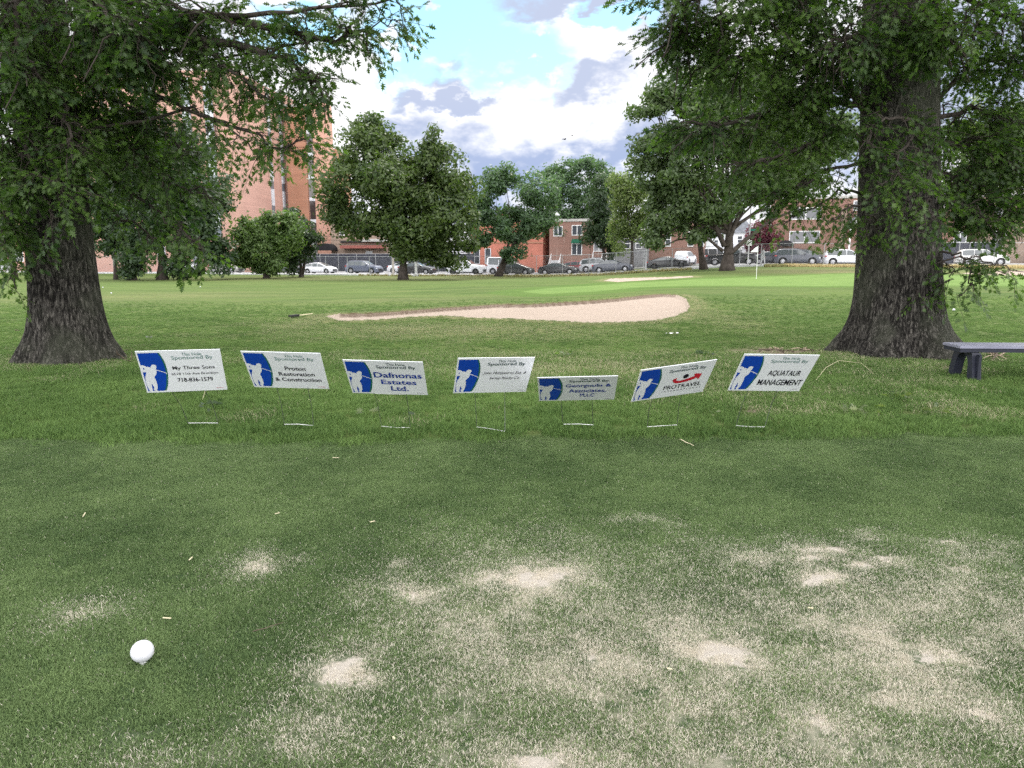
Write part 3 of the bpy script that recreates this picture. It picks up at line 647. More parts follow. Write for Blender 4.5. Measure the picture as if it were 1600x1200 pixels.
def PL(*q): return [P(*a) for a in q]
LB = G(103, 567); RB = G(1397, 556)
LB = (LB[0]-.13, LB[1] + .35, LB[2] - .02); RB = (RB[0]+.26, RB[1] + .45, RB[2] - .02)
YL, YR = LB[1], RB[1]
left_limbs = [
 (PL((110,-40,YL),(215,8,YL-.5),(300,24,YL-.8),(420,40,YL-1),(520,62,YL-1.2),(585,52,YL-1.3)), .085, .30, 24, 62, .28),
 (PL((110,-30,YL),(215,22,YL-.6),(300,50,YL-.9),(400,82,YL-1.2),(465,106,YL-1.4),(500,140,YL-1.5)), .085, .32, 26, 66, .3),
 (PL((300,24,YL-.8),(420,22,YL-1.2),(520,14,YL-1.4),(625,-6,YL-1.5)), .04, .32, 14, 32, .3),
 (PL((520,62,YL-1.2),(560,48,YL-1.3),(600,38,YL-1.3),(618,30,YL-1.3)), .012, .16, 4, 7, .75),
 (PL((300,50,YL-.9),(345,96,YL-1.1),(380,125,YL-1.2),(430,160,YL-1.3)), .035, .28, 12, 26, .3),
 (PL((110,100,YL),(215,142,YL-.6),(300,172,YL-.9),(380,208,YL-1),(440,232,YL-1.1),(476,216,YL-1.1)), .035, .24, 14, 26, .42),
 (PL((300,172,YL-.9),(350,192,YL-1),(395,225,YL-1.1),(412,246,YL-1.1)), .018, .18, 6, 11, .4),
 (PL((110,60,YL),(200,90,YL-.3),(255,108,YL-.6),(285,125,YL-.9)), .04, .30, 14, 32, .25),
 (PL((110,120,YL),(200,165,YL+.2),(260,210,YL),(295,240,YL-.2)), .04, .36, 18, 48, .25),
 (PL((120,180,YL),(200,230,YL+.1),(250,270,YL-.1),(305,305,YL-.3)), .05, .42, 22, 64, .22),
 (PL((125,230,YL),(190,290,YL),(245,335,YL-.2),(285,360,YL-.4),(325,395,YL-.5)), .03, .24, 14, 22, .3),
 (PL((130,280,YL),(180,330,YL+.1),(220,360,YL),(245,372,YL-.1)), .03, .26, 10, 20, .3),
 (PL((110,20,YL),(180,60,YL-.8),(225,85,YL-1.1),(262,100,YL-1.3)), .05, .38, 18, 62, .2),
 (PL((110,90,YL),(170,130,YL+.5),(215,165,YL+.6),(255,195,YL+.5)), .05, .42, 20, 70, .2),
 (PL((110,140,YL),(160,190,YL+.8),(210,240,YL+.9),(250,290,YL+.8)), .05, .5, 20, 64, .2),
 (PL((110,-80,YL),(200,-20,YL-.6),(280,10,YL-1.),(350,20,YL-1.4)), .06, .5, 20, 60, .2),
 (PL((60,-60,YL),(100,-20,YL-1),(160,20,YL-1.4),(215,60,YL-1.6)), .06, .65, 20, 90, .25),
 (PL((60,-60,YL),(40,0,YL-1),(20,60,YL-1.3),(30,120,YL-1.5)), .06, .6, 20, 90, .2),
 (PL((60,80,YL),(20,120,YL-.8),(-10,180,YL-1.),(20,240,YL-1.1)), .05, .6, 20, 90, .2),
 (PL((60,120,YL),(100,170,YL-1.),(110,215,YL-1.2),(115,240,YL-1.2)), .03, .3, 9, 22, .3),
 (PL((50,180,YL),(40,230,YL-1.),(70,280,YL-1.3),(120,300,YL-1.3)), .03, .26, 9, 22, .3),
 (PL((50,240,YL),(60,300,YL-1.),(80,330,YL-1.2),(105,345,YL-1.2)), .018, .12, 4, 7, .5),
 (PL((50,220,YL),(10,270,YL-.8),(-20,320,YL-.9),(10,380,YL-.9)), .04, .5, 16, 60, .3),
 (PL((40,280,YL),(10,350,YL-.7),(18,400,YL-.8),(26,452,YL-.8)), .02, .17, 9, 18, .3),
 (PL((60,-20,YL),(-40,20,YL-.5),(-120,60,YL-1)), .06, .7, 18, 70, .2),
]
def op_left(x, y, z): return (z < 1.45 + .34*y + .6) | (x > -.155*y - .2) & (z < 1.45 + .60*y) | (x > 1.0)
near_tree('oak_tree', 'big oak whose trunk fills the left edge, branches reaching right over the brick tower', LB, .43, .70, 5, 1.3, left_limbs, op_left,
          (LB[0]+.6, LB[1]+.2, 10.5), (7.6, 7.6, 7.0), 17000)
right_limbs = [
 (PL((1345,160,YR),(1305,118,YR-.4),(1260,98,YR-.6),(1180,84,YR-.9),(1110,92,YR-1.1)), .075, .62, 30, 130, .22),
 (PL((1400,-60,YR),(1300,-10,YR-.8),(1180,20,YR-1.2),(1090,30,YR-1.3),(1060,60,YR-1.3)), .09, .6, 32, 140, .2),
 (PL((1400,-90,YR),(1250,-40,YR-1.3),(1120,-15,YR-1.8),(1055,-10,YR-2)), .08, .5, 22, 90, .2),
 (PL((1345,165,YR),(1290,152,YR-.3),(1210,165,YR-.6),(1130,190,YR-.9),(1085,205,YR-1)), .06, .6, 26, 104, .25),
 (PL((1350,150,YR),(1270,168,YR+.3),(1215,190,YR+.1),(1170,215,YR),(1120,205,YR-.2)), .045, .45, 18, 60, .4),
 (PL((1345,215,YR),(1312,195,YR-.3),(1250,235,YR-.5),(1190,250,YR-.7),(1140,258,YR-.8)), .04, .36, 18, 44, .35),
 (PL((1345,255,YR),(1305,262,YR-.3),(1262,282,YR-.5),(1232,296,YR-.6),(1210,305,YR-.7)), .03, .32, 14, 32, .35),
 (PL((1345,300,YR),(1310,300,YR-.3),(1270,322,YR-.4),(1245,335,YR-.5),(1222,352,YR-.5)), .022, .22, 9, 16, .4),
 (PL((1400,290,YR),(1350,315,YR-.9),(1325,330,YR-1),(1300,342,YR-1)), .02, .22, 8, 14, .4),
 (PL((1420,-40,YR),(1380,20,YR-1.2),(1340,60,YR-1.5),(1290,70,YR-1.6)), .06, .55, 24, 100, .25),
 (PL((1430,-60,YR),(1440,10,YR-1.2),(1470,50,YR-1.4),(1500,60,YR-1.5)), .06, .5, 20, 80, .25),
 (PL((1440,-60,YR),(1500,0,YR-.5),(1560,20,YR-.8),(1620,50,YR-1)), .06, .55, 18, 66, .3),
 (PL((1465,150,YR),(1505,118,YR-.1),(1545,92,YR-.2),(1620,104,YR-.3)), .05, .42, 18, 60, .35),
 (PL((1465,185,YR),(1520,168,YR+.3),(1580,185,YR+.4),(1640,200,YR+.3)), .045, .6, 28, 126, .3),
 (PL((1465,225,YR),(1520,225,YR+.2),(1570,250,YR+.2),(1630,265,YR)), .045, .58, 28, 126, .25),
 (PL((1465,270,YR),(1515,285,YR+.1),(1565,310,YR),(1620,320,YR-.1)), .04, .5, 26, 108, .25),
 (PL((1465,310,YR),(1510,325,YR-.2),(1550,345,YR-.3),(1600,352,YR-.4)), .03, .36, 16, 50, .3),
 (PL((1440,200,YR),(1405,180,YR-1.),(1375,190,YR-1.2),(1355,230,YR-1.3)), .03, .30, 12, 22, .25),
 (PL((1450,230,YR),(1430,215,YR-1.),(1400,250,YR-1.3),(1390,290,YR-1.4)), .03, .32, 14, 28, .25),
 (PL((1450,280,YR),(1440,280,YR-1.),(1420,310,YR-1.2),(1400,330,YR-1.3)), .025, .28, 10, 20, .3),
 (PL((1455,310,YR),(1450,320,YR-1.),(1440,345,YR-1.2),(1425,365,YR-1.3)), .022, .24, 8, 16, .3),
 (PL((1380,360,YR),(1362,340,YR-.9),(1352,350,YR-1),(1348,380,YR-1)), .014, .16, 5, 9, .4),
 (PL((1440,396,YR),(1480,395,YR-.6),(1502,402,YR-.8),(1514,422,YR-.9),(1516,446,YR-.9),(1500,462,YR-.9)), .016, .10, 6, 9, .55),
 (PL((1502,402,YR-.8),(1530,403,YR-.9),(1556,418,YR-1),(1600,425,YR-1.1)), .010, .13, 10, 18, .2),
 (PL((1556,412,YR-1),(1570,430,YR-1),(1590,443,YR-1)), .006, .02, 1, 0, .9),
 (PL((1462,400,YR),(1472,408,YR-.6),(1487,424,YR-.7),(1480,440,YR-.7),(1470,456,YR-.7)), .010, .12, 7, 12, .35),
 (PL((1440,455,YR),(1434,452,YR-.75),(1438,462,YR-.8)), .006, .08, 3, 5, .3),
]
def op_right(x, y, z): return (z < 1.45 + .34*y + .6) | (x < .235*y - .1) & (z < 1.45 + .60*y) | (x < -1.0)
near_tree('oak_tree', 'massive oak with widely flared roots behind the end of the bench', RB, .60, 1.0, 6, 2.6, right_limbs, op_right,
          (RB[0]-.6, RB[1]+.2, 10.8), (8.0, 7.8, 7.2), 18000, lean=-.085)

def far_tree(name, label, bx_px, by_px, blobs, mat, size=.30, dens=1.0, tr=.35, th=4.5, lean=0, stems=1, group=None, gap=-.36, Y=None, grow=1.10):
    return _far_tree(name, label, bx_px, by_px, [(b[0], b[1], b[2]*grow, b[3]*grow) + tuple(b[4:]) for b in blobs], mat, size, dens, tr, th, lean, stems, group, gap, Y)
def _far_tree(name, label, bx_px, by_px, blobs, mat, size=.30, dens=1.0, tr=.35, th=4.5, lean=0, stems=1, group=None, gap=-.36, Y=None):
    """blobs: (px,py,rx,ry[,dY]) in photo pixels at the trunk's own distance; thickness = mean radius"""
    g = G(bx_px, by_px) if Y is None else None
    if g is None: q = P(bx_px, by_px, Y); g = (q[0], Y, float(zt(q[0], Y)))
    Yd = g[1]; org = np.array(g); root = empty(name, g, 0, label, 'tree', group)
    k = Yd / F / (cT + .15*sT) ; wood = MB()
    for s in range(stems):
        a = random.uniform(0, 6.28); off = .5*tr*(s > 0) + .0
        top = np.array([lean*k + (random.uniform(-.9, .9) if stems > 1 else 0), 0, th])
        p0 = np.array([math.cos(a)*off*2, math.sin(a)*off, -.2]); pts = wob([p0, (p0+top)/2 + np.array([.08, 0, 0]), top], .04*tr*2, 3)
        rs = [tr*(1.5 if i == 0 else 1.12 if i == 1 else 1 - .09*i) for i in range(len(pts))]
        wood.tube(pts, rs, 10)
        if s == 0: tip = pts[-1]; r_t = rs[-1]
    allp, alld = [], []
    br = MB()
    for b in blobs:
        c = np.array(P(b[0], b[1], Yd + (b[4] if len(b) > 4 else 0))); rx, rz = b[2]*k, b[3]*k; ry = (rx+rz)/2*.95
        n = int(dens * 8.5 * (rx*rz*4 + rx*ry*2) / (size*size)); size_ = size
        # sub-clumps so that the crown has lit tops and dark gaps
        ncl = max(5, int(1.1*(rx*rz)**.5 * 4.5)); cc, cd = cards(ncl, c, np.array([rx, ry, rz]) * .80, 0, .35)
        cr = rng.uniform(.24, .56, ncl) * min(rx, rz) * .9 + .35
        w = rng.integers(0, ncl, n); dd = rng.normal(size=(n, 3)); dd /= np.linalg.norm(dd, axis=1)[:, None]
        p = cc[w] + dd * (rng.uniform(0, 1, n) ** .4 * cr[w])[:, None] * np.array([1.15, 1.15, .8]); p = p + rng.normal(size=(n, 3)) * np.where(rng.uniform(size=n) < .10, .28, .06)[:, None]
        nz_ = np.array([mn.noise(tuple(q*.75)) for q in p]); kk = nz_ > gap
        allp.append(p[kk]); alld.append((dd + cd[w]*.5)[kk])
        s = tip; e = c - org; mid = (s+e)/2 + np.array([0, 0, -.12*np.linalg.norm(e-s)*(1 if e[2] > s[2] else -1)])
        br.tube(wob([s + np.array([0, 0, -random.uniform(0, .25)*th]), mid, e], .12, 3), [r_t*.62*(1-.13*i) for i in range(7)], 6)
        for j in range(6):
            t = random.uniform(.2, .9); s2 = mid*(1-t) + e*t; e2 = cc[random.randrange(ncl)] - org
            br.tube(wob([s2, (s2+e2)/2, e2], .08, 2), [r_t*.26, r_t*.2, r_t*.16, r_t*.1, .03], 4)
    build(wood, 'trunk', M['bark_far'], root, True); build(br, 'branches', M['bark_far'], root, True)
    card_mesh('crown', np.concatenate(allp), np.concatenate(alld), size*1.15, mat, root, org)
    return root
BG = 'trees along the street fence'
far_tree('maple_tree', 'broad two-lobed green tree with one straight trunk beside the grey family SUV', 630, 437,
  [(585,225,44,40),(545,275,44,48,-1),(600,285,55,45,-2),(540,335,36,34),(595,350,50,34,-2),(680,225,20,24),(672,260,42,34),(705,290,42,44),(650,330,55,48,-2),(700,350,46,44,-1),(660,385,44,30,-1),(705,392,42,24),(560,205,18,20),(635,300,34,44,2),(628,262,26,20,1),(632,370,34,30,1)], M['leaf_maple'], .30, .95, .42, 4.8, group=BG)
far_tree('ailanthus_tree', 'smaller feathery tree with dark forked leaning trunk beside the painted red house', 779, 432,
  [(790,285,36,24),(765,300,24,26),(835,305,32,30),(800,330,20,18,2),(750,345,20,24),(775,360,30,22,-1),(830,345,34,26),(855,330,22,28),(800,395,22,14,-1),(755,375,24,16),(760,330,26,26,1),(805,360,34,20,1)], M['leaf_blue'], .30, .85, .26, 4.2, lean=14, stems=2, group=BG)
far_tree('plane_tree', 'tall airy pale green tree standing behind the fence and black sedan', 892, 424,
  [(870,275,26,24),(895,265,22,22),(925,262,28,22),(865,310,22,26),(905,300,34,26),(880,345,26,24),(915,335,30,22),(940,285,26,28),(955,310,26,30)], M['leaf_blue'], .30, .75, .30, 5.5, lean=6, group=BG, gap=-.25)
far_tree('ivy_tree', 'dark narrow ivy-covered tree left of the great street-side oak', 942, 424,
  [(938,300,15,22),(932,330,22,24),(925,360,26,22),(945,350,24,36),(955,385,16,18)], M['leaf_dark'], .28, 1.0, .3, 3.5, group=BG)
far_tree('young_tree', 'yellow-green tree between the ivy tree and the great street-side oak', 986, 424,
  [(975,290,24,26),(985,330,28,32),(975,370,24,24),(1000,305,26,26),(1010,350,24,26)], M['leaf_light'], .30, .75, .28, 3.8, group=BG)
far_tree('great_oak_tree', 'great spreading oak with thick trunk in front of the black pickup', 1136, 423,
  [(1105,120,40,34,2),(1060,150,42,34),(1020,165,40,26),(1130,165,60,40,-1),(1075,205,52,38,-2),(1025,225,36,28),(1140,225,60,42,-2),(1020,265,40,30),(1075,275,50,34,-2),(1040,315,46,32),(1030,350,34,26,-1),(1100,330,50,32,-1),(1165,290,52,36,-1),(1210,240,50,50,1),(1230,180,50,50,2),(1200,286,40,22),(1258,268,40,30),(1290,220,46,50,2),(1190,120,50,40),(1022,375,18,18,-1),(1080,365,26,14,-1),(1120,70,30,20,3)], M['leaf_oak'], .31, .95, .58, 4.6, group=BG)
far_tree('oak_companion_tree', 'slimmer leaning trunk just left of the great oak, crowns merged', 1100, 421,
  [(1085,330,34,26),(1060,345,30,22),(1105,350,30,20),(1098,300,40,34,3)], M['leaf_oak'], .30, .8, .36, 4.6, lean=-16, group=BG)
far_tree('round_bush_tree', 'rounded many-stemmed green bush tree beside the parked white hatchback', 416, 435,
  [(415,360,38,28),(390,375,30,28),(440,370,30,32),(410,395,40,24),(430,402,30,22),(396,350,16,16),(378,395,18,20),(452,350,18,18),(420,420,22,12)], M['leaf_bush'], .27, 1.0, .20, 1.6, stems=4, group=BG)
far_tree('dark_bush_tree', 'darker slim bush tree just right of the rounded bush', 470, 433,
  [(462,345,20,22),(470,370,26,24),(485,380,20,18),(466,395,26,18),(455,415,12,14)], M['leaf_dark'], .26, .95, .22, 2.0, stems=2, group=BG)
far_tree('shade_tree', 'large dark tree behind the left oak, low limbs hanging over parked cars', 254, 437,
  [(250,260,60,44),(200,300,60,50,3),(300,300,55,48),(330,345,38,36),(255,340,60,40),(200,370,50,34,2),(310,385,44,30),(335,405,30,20),(285,415,30,16),(345,300,22,26),(280,230,40,30),(170,340,30,40,3),(160,260,50,50,6)], M['leaf_dark'], .31, .95, .46, 4.6, group=BG)
far_tree('ivy_trunk_tree', 'short dark ivy-smothered trunk near the left oak', 206, 438, [(208,405,24,24),(204,425,18,14),(215,380,30,22)], M['leaf_dark'], .26, 1.1, .4, 3.2, group=BG)
far_tree('slender_tree', 'slender tree visible just right of the left oak trunk', 181, 437, [(178,375,26,22),(165,350,24,24)], M['leaf_dark'], .28, .8, .2, 4.0, group=BG)
far_tree('edge_tree', 'pale leafy tree at the far left edge behind parked silver car', 22, 436, [(10,330,40,40),(30,370,20,20),(-20,300,50,50)], M['leaf_light'], .31, .6, .3, 5, group=BG)
far_tree('purple_plum_tree', 'dark red leaved plum tree beside the brick corner house', 1186, 415, [(1188,362,18,20),(1202,370,16,20),(1176,375,14,18),(1198,352,12,12),(1186,388,18,12),(1200,392,14,10)], M['leaf_purple'], .26, 1.1, .2, 2.0, Y=90)
far_tree('purple_plum_tree', 'dark red leaved plum tree half hidden right of the right-hand oak trunk', 1478, 410, [(1480,360,22,22),(1495,372,16,18)], M['leaf_purple'], .26, 1.0, .2, 2.0, Y=95)
far_tree('yard_tree', 'pale yard tree behind the houses at the right edge', 1545, 405, [(1540,200,50,60),(1570,290,60,60),(1510,300,36,46),(1600,210,50,60),(1520,350,30,24)], M['leaf_light'], .36, .6, .35, 7, Y=104, gap=-.2)

# ------------------------------------------------------------ street, kerb, pavement
sl = -.3; un = math.hypot(1, sl); UX = np.array([1/un, sl/un]); NX = np.array([-sl/un, 1/un]); S0 = np.array([0, 89.])
SROT = math.atan2(sl, 1)
def SP(t, o, dz=0.):
    q = S0 + UX*t + NX*o; return (q[0], q[1], float(zt(q[0], q[1])) + dz)
def k_of(px, py=420): d = ray(px, py); return d[0] / d[1]
def S_at(px, o):      # point on the street line, offset o, seen at photo column px
    k = k_of(px); Y = (S0[1] + o * un) / (1 - sl*k); return (k*Y, Y, float(zt(k*Y, Y)))
def strip(name, o0, o1, dz, mat, t0=-110, t1=110, th=0.):
    m_ = MB(); ts = np.arange(t0, t1 + 1, 2.)
    vs_ = []; 
    for t in ts:
        zc = SP(t, (o0+o1)/2)[2]
        for o in (o0, o1): q = SP(t, o); vs_.append((q[0], q[1], zc + dz))
        if th:
            for o in (o0, o1): q = SP(t, o); vs_.append((q[0], q[1], zc + dz - th))
    w = 4 if th else 2; fs = []
    for i in range(len(ts)-1):
        a = i*w; b = a+w; fs.append((a, b, b+1, a+1)) if False else fs.append((a, b, b+1, a+1))
        if th: fs += [(a+2, b+2, b, a), (a+1, b+1, b+3, a+3)]
    m_.add(vs_, fs); return tag(build(m_, name, mat), kind='structure')
strip('road', -2.0, 8.6, .07, M['asphalt']); strip('pavement', -4.3, -2.2, .16, M['pale_concrete'], th=.3); strip('kerb', -2.2, -2.0, .18, M['concrete'], th=.3)
strip('far_kerb', 8.6, 8.8, .18, M['concrete'], th=.3); strip('far_pavement', 8.8, 12.2, .16, M['pale_concrete'], th=.3)

# ------------------------------------------------------------ fences
def fence():
    root = empty('chain_link_fence', SP(0, -5), SROT, 'long galvanised chain-link fence between the course and the parked cars', 'fence'); z0 = root.location.z
    loc = lambda t, dz: (t, 0, SP(t, -5)[2] - z0 + dz)
    H = 2.35; ts = np.arange(-84, 92, 3.05)
    for i, t in enumerate(ts):
        build(MB().tube([loc(t, -.1), loc(t, H)], .032, 6), 'post', M['steel'], root)
    rail = MB()
    for a, b in zip(ts[:-1], ts[1:]): rail.tube([loc(a, H), loc(b, H)], .024, 5)
    build(rail, 'top_rail', M['steel'], root)
    n = NT('chain_link_mesh'); co = n.coord('Object'); sp = n.node('ShaderNodeSeparateXYZ'); n.L.new(co, sp.inputs[0])
    def wires(sgn):
        a = n.math('ADD', sp.outputs[0], n.math('MULTIPLY', sp.outputs[2], sgn)); fr = n.math('FRACT', n.math('MULTIPLY', a, 12.)); return n.math('LESS_THAN', fr, .045)
    al = n.math('MAXIMUM', wires(1.), wires(-1.)); n.base((.30, .31, .32), .5, .3, .3); n.L.new(al, n.b.inputs['Alpha'])
    wm = MB()
    for a, b in zip(ts[:-1], ts[1:]): wm.add([loc(a, .02), loc(b, .02), loc(b, H-.03), loc(a, H-.03)], [(0, 1, 2, 3)])
    build(wm, 'wire_mesh', n.m, root)
fence()
def tarp_fence(pa, pb, o, H, label, mat, posts=True, nm='privacy_fence'):
    A = np.array(S_at(pa, o)); B = np.array(S_at(pb, o)); d = B - A; Ln = np.linalg.norm(d[:2]); rz = math.atan2(d[1], d[0])
    root = empty(nm, A, rz, label, 'fence'); n = int(Ln/3); m_ = MB(); dz = lambda x: d[2]*x/Ln
    for i in range(n):
        x0, x1 = Ln*i/n, Ln*(i+1)/n; m_.add([(x0, 0, dz(x0)), (x1, 0, dz(x1)), (x1, 0, dz(x1)+H), (x0, 0, dz(x0)+H), (x0, .03, dz(x0)), (x1, .03, dz(x1)), (x1, .03, dz(x1)+H), (x0, .03, dz(x0)+H)],
              [(0,1,2,3),(7,6,5,4),(3,2,6,7)])
    build(m_, 'tarpaulin', mat, root)
    if posts:
        for i in range(n+1): x = Ln*i/n; build(MB().tube([(x, -.05, dz(x)), (x, -.05, dz(x)+H+.05)], .035, 6), 'post', M['steel'], root)
        build(MB().tube([(0, -.05, H+.03), (Ln, -.05, dz(Ln)+H+.03)], .03, 6), 'top_rail', M['steel'], root)
tarp_fence(340, 742, 12.8, 2.75, 'dark tarpaulin covered fence below the brick tower', M['tarp'])
tarp_fence(1462, 1562, 12.8, 2.6, 'dark screened fence right of the right-hand oak trunk', M['tarp'])

# ------------------------------------------------------------ buildings
def window_parts(root, wins, y=0.):
    for w in wins:
        x0, z0, w_, h_ = w[:4]; st = w[4] if len(w) > 4 else 'double'; fm = w[5] if len(w) > 5 else M['white_paint']; gm = w[6] if len(w) > 6 else M['window_glass']
        f = MB(); t = .09 if st != 'thin' else .05
        f.box(x0, x0+w_, y-.06, y+.05, z0, z0+t); f.box(x0, x0+w_, y-.06, y+.05, z0+h_-t, z0+h_)
        f.box(x0, x0+t, y-.06, y+.05, z0+t, z0+h_-t); f.box(x0+w_-t, x0+w_, y-.06, y+.05, z0+t, z0+h_-t)
        if st == 'double': f.box(x0+w_/2-t/2, x0+w_/2+t/2, y-.058, y+.05, z0+t, z0+h_-t)
        if st == 'sash': f.box(x0+t, x0+w_-t, y-.058, y+.05, z0+h_/2-t/2, z0+h_/2+t/2)
        wo = build(f, 'window', fm, root); build(MB().box(x0+t*.5, x0+w_-t*.5, y-.03, y+.03, z0+t*.5, z0+h_-t*.5), 'pane', gm, wo)
def building(name, label, cat, A, B, z0, h, depth, wall, wins=(), parapet=None, extras=None, group=None):
    A = np.array(A[:2]); B = np.array(B[:2]); d = B-A; Ln = np.linalg.norm(d); root = empty(name, (A[0], A[1], z0), math.atan2(d[1], d[0]), label, cat, group)
    build(MB().box(0, Ln, 0, depth, -1, h), 'wall', wall, root)
    if parapet: build(MB().box(-.12, Ln+.12, -.12, depth+.12, h+.002, h+.35), 'cornice', parapet, root)
    window_parts(root, wins)
    if extras: extras(root, Ln)
    return root
def tower():
    root = empty('brick_tower', (-66, 106, -.5), 0, 'tall salmon brick hospital-like tower with vertical window strips behind the left trees', 'building')
    ox, oy = -66, 106; H = 28.1
    fp = [(-66,106),(-38.9,106),(-37.3,121),(-36.6,121),(-36.6,150),(-66,150)]
    q = lambda L_: [(x-ox, y-oy) for x, y in L_]
    build(MB().prismz(q(fp), -1, H), 'wall', M['brick_orange'], root)
    build(MB().prismz(q([(-36.55,119.5),(-33.25,119.5),(-33.25,122.4),(-36.55,122.4)]), -1, H-2.2), 'stair_bay', M['brick_brown'], root)
    build(MB().prismz(q([(-33.2,119.7),(-29.6,119.7),(-29.6,122.6),(-33.2,122.6)]), -1, H-1.5), 'end_wall', M['brick_pale'], root)
    build(MB().box(12, 26.3, .4, 9, H, H+1.3), 'parapet', M['concrete'], root)
    build(MB().box(29.35, 32.7, 13.3, 20, H-2.198, H-1.85), 'ledge', M['concrete'], root)
    # front strips: alternate windows and white panels
    def strip_(x0, w, y, per, nfl, z_first, wh, gm, pm, rot=0):
        for i in range(nfl):
            z = z_first + i*per
            if z + per > H: break
            o = MB().box(0, w, -.10, .05, 0, wh); a = build(o, 'window', gm, root); a.location = (x0, y, z); a.rotation_euler = (0, 0, rot)
            o = MB().box(0, w, -.14, .05, wh+.002, per-.002); b = build(o, 'spandrel_panel', pm, root); b.location = (x0, y, z); b.rotation_euler = (0, 0, rot)
    for x0 in (22.4, 19.2, 14, 9): strip_(x0, 1.2, -.02, 3.75, 7, .9, 1.75, M['tower_glass'], M['panel_white'])
    ang = math.atan2(15, 1.6)
    def onB(t): return (27.1 + 1.6*t, 15*t)
    for t in (.62, .90):
        x, y = onB(t); strip_(x, .95 if t < .8 else .95, y, 3.75, 7, 1.6, 1.2, M['tower_glass'], M['panel_white'], ang)
    for i in range(7):
        z = 1.4 + i*3.5; a = build(MB().box(0, .9, -.08, .05, 0, 2.95), 'window', M['dark_glass'], root); a.location = (-ox-33.1, 13.7-.001, z)
        b = build(MB().box(0, .9, -.12, .05, 2.952, 3.498), 'spandrel_panel', M['panel_white'], root); b.location = (-ox-33.1, 13.7-.001, z)
tower()
zz0 = float(zt(-25, 104))
building('setback_block', 'brown block peeking out right of the tower above the big maple', 'building', (-36.5, 140), (-33.3, 140), zz0, 22.5, 12, M['brick_brown'], [(1.4, 4+3.4*j, 1.2, 1.6, 'sash') for j in range(5)])
def ex_low(root, Ln):
    build(MB().prism([(2.2, 3.6), (9.5, 3.6), (9.5, 4.05), (2.2, 4.05)], -1.2, -.01), 'awning', M['awning_red'], root)
    m_ = MB(); n = 12; m_.add([(0, 0, 0)], [])
    m_ = MB().prism([(-.4 + 1.6*math.cos(a), 3.3 + 1.1*math.sin(a)) for a in np.linspace(0, math.pi, 10)], -1.4, -.01); build(m_, 'arched_canopy', M['awning_black'], root)
    build(MB().box(Ln-4.5, Ln-.5, -.9, -.01, 4.6, 5.0), 'metal_awning', M['concrete'], root)
    build(MB().box(1.8, 8.6, -.35, -.01, 4.5, 4.75), 'ledge', M['dark_trim'], root)
pa, pb = S_at(519, 15), S_at(612, 15)
building('brown_stone_house', 'low brown stone building with red awning between tower and maple', 'building', pa, pb, zz0, 8.4, 8, M['brick_tan'], [(1.6, 5.6, .9, 1.5, 'sash'), (5.8, 5.4, 1.1, 1.7, 'sash'), (6.0, 1.5, 1.1, 1.7, 'sash')], extras=ex_low)
pa, pb = S_at(655, 16), S_at(738, 16)
building('cream_house', 'cream rendered house mostly hidden behind the maple crown', 'house', pa, pb, zz0, 6.6, 9, M['house_white'], [(1 + 2.2*i, 1.4 + 2.9*j, 1, 1.5, 'sash') for i in range(3) for j in range(2)], parapet=M['concrete'])
def ex_red(root, Ln):
    build(MB().prism([(-.15, 6.2), (Ln*.5, 8.8), (Ln+.15, 6.2)], .001, 8.8), 'gable', M['red_wall'], root)
    build(MB().prism([(-.35, 6.15), (Ln*.5, 8.95), (Ln+.35, 6.15), (Ln+.35, 6.35), (Ln*.5, 9.15), (-.35, 6.35)], -.25, 9), 'roof', M['roof_grey'], root)
    build(MB().box(-.05, Ln+.05, -.08, -.001, 4.2, 4.38), 'string_course', M['brick_brown'], root)
pa, pb = S_at(736, 14), S_at(848, 14)
LnR = math.dist(pa[:2], pb[:2])
building('red_painted_house', 'salmon red painted house with white-framed windows behind the feathery tree', 'house', pa, pb, zz0, 6.2, 9, M['red_wall'], [(.45, 1.3, .95, 2.2, 'sash', M['house_white']), (2.15, 1.3, .95, 2.2, 'sash', M['house_white'])], extras=ex_red)
def stairs(root, x0, w, H, n=6):
    m_ = MB()
    for i in range(n): m_.box(x0, x0+w, -.3*(n-i), -.3*(n-i-1) - .001, -1, H*(i+1)/n)
    s = build(m_, 'front_steps', M['pale_concrete'], root)
    r = MB(); 
    for xx in (x0, x0+w): r.tube([(xx, -.3*n, .95), (xx, 0, H+.9)], .04, 5); [r.tube([(xx, -.3*n*(1-t), H*t), (xx, -.3*n*(1-t), H*t+.93)], .02, 4) for t in np.linspace(.02, .98, 7)]
    build(r, 'railing', M['white_paint'], s)
zr = float(zt(12, 100))
def row_house(pa, pb, o, h, wall, label, wins, **kw):
    A, B = S_at(pa, o), S_at(pb, o); return building('brick_house', label, 'house', A, B, (A[2]+B[2])/2, h, 9, wall, wins, parapet=M['concrete'], group='brick houses across the street', **kw)
def ex_a(root, Ln):
    stairs(root, .3, 1.4, 1.6); build(MB().prism([(3.2, 3.95), (4.9, 3.95), (4.75, 4.5), (3.35, 4.5)], -.55, -.08), 'awning', M['awning_green'], root)
row_house(858, 922, 14, 6.9, M['brick_red'], 'brick house with green window awning behind the black sedan', [(3.2, 2.3, 1.5, 1.6), (3.2, 5.0, 1.5, 1.4), (.6, 4.9, 1.3, 1.4)], extras=ex_a)
def ex_b(root, Ln): stairs(root, .4, 1.3, 1.7); stairs(root, 2.3, 1.2, 1.7)
row_house(922.5, 962, 14, 6.7, M['brick_red'], 'brick house with twin white-railed front steps behind the dark sedan', [(.4, 2.5, 1.5, 1.5), (.4, 5.0, 1.5, 1.2)], extras=ex_b)
def ex_c(root, Ln): build(MB().box(-.3, Ln+.1, -2.2, -.01, -1, 1.9), 'stone_forecourt', M['stone_grey'], root)
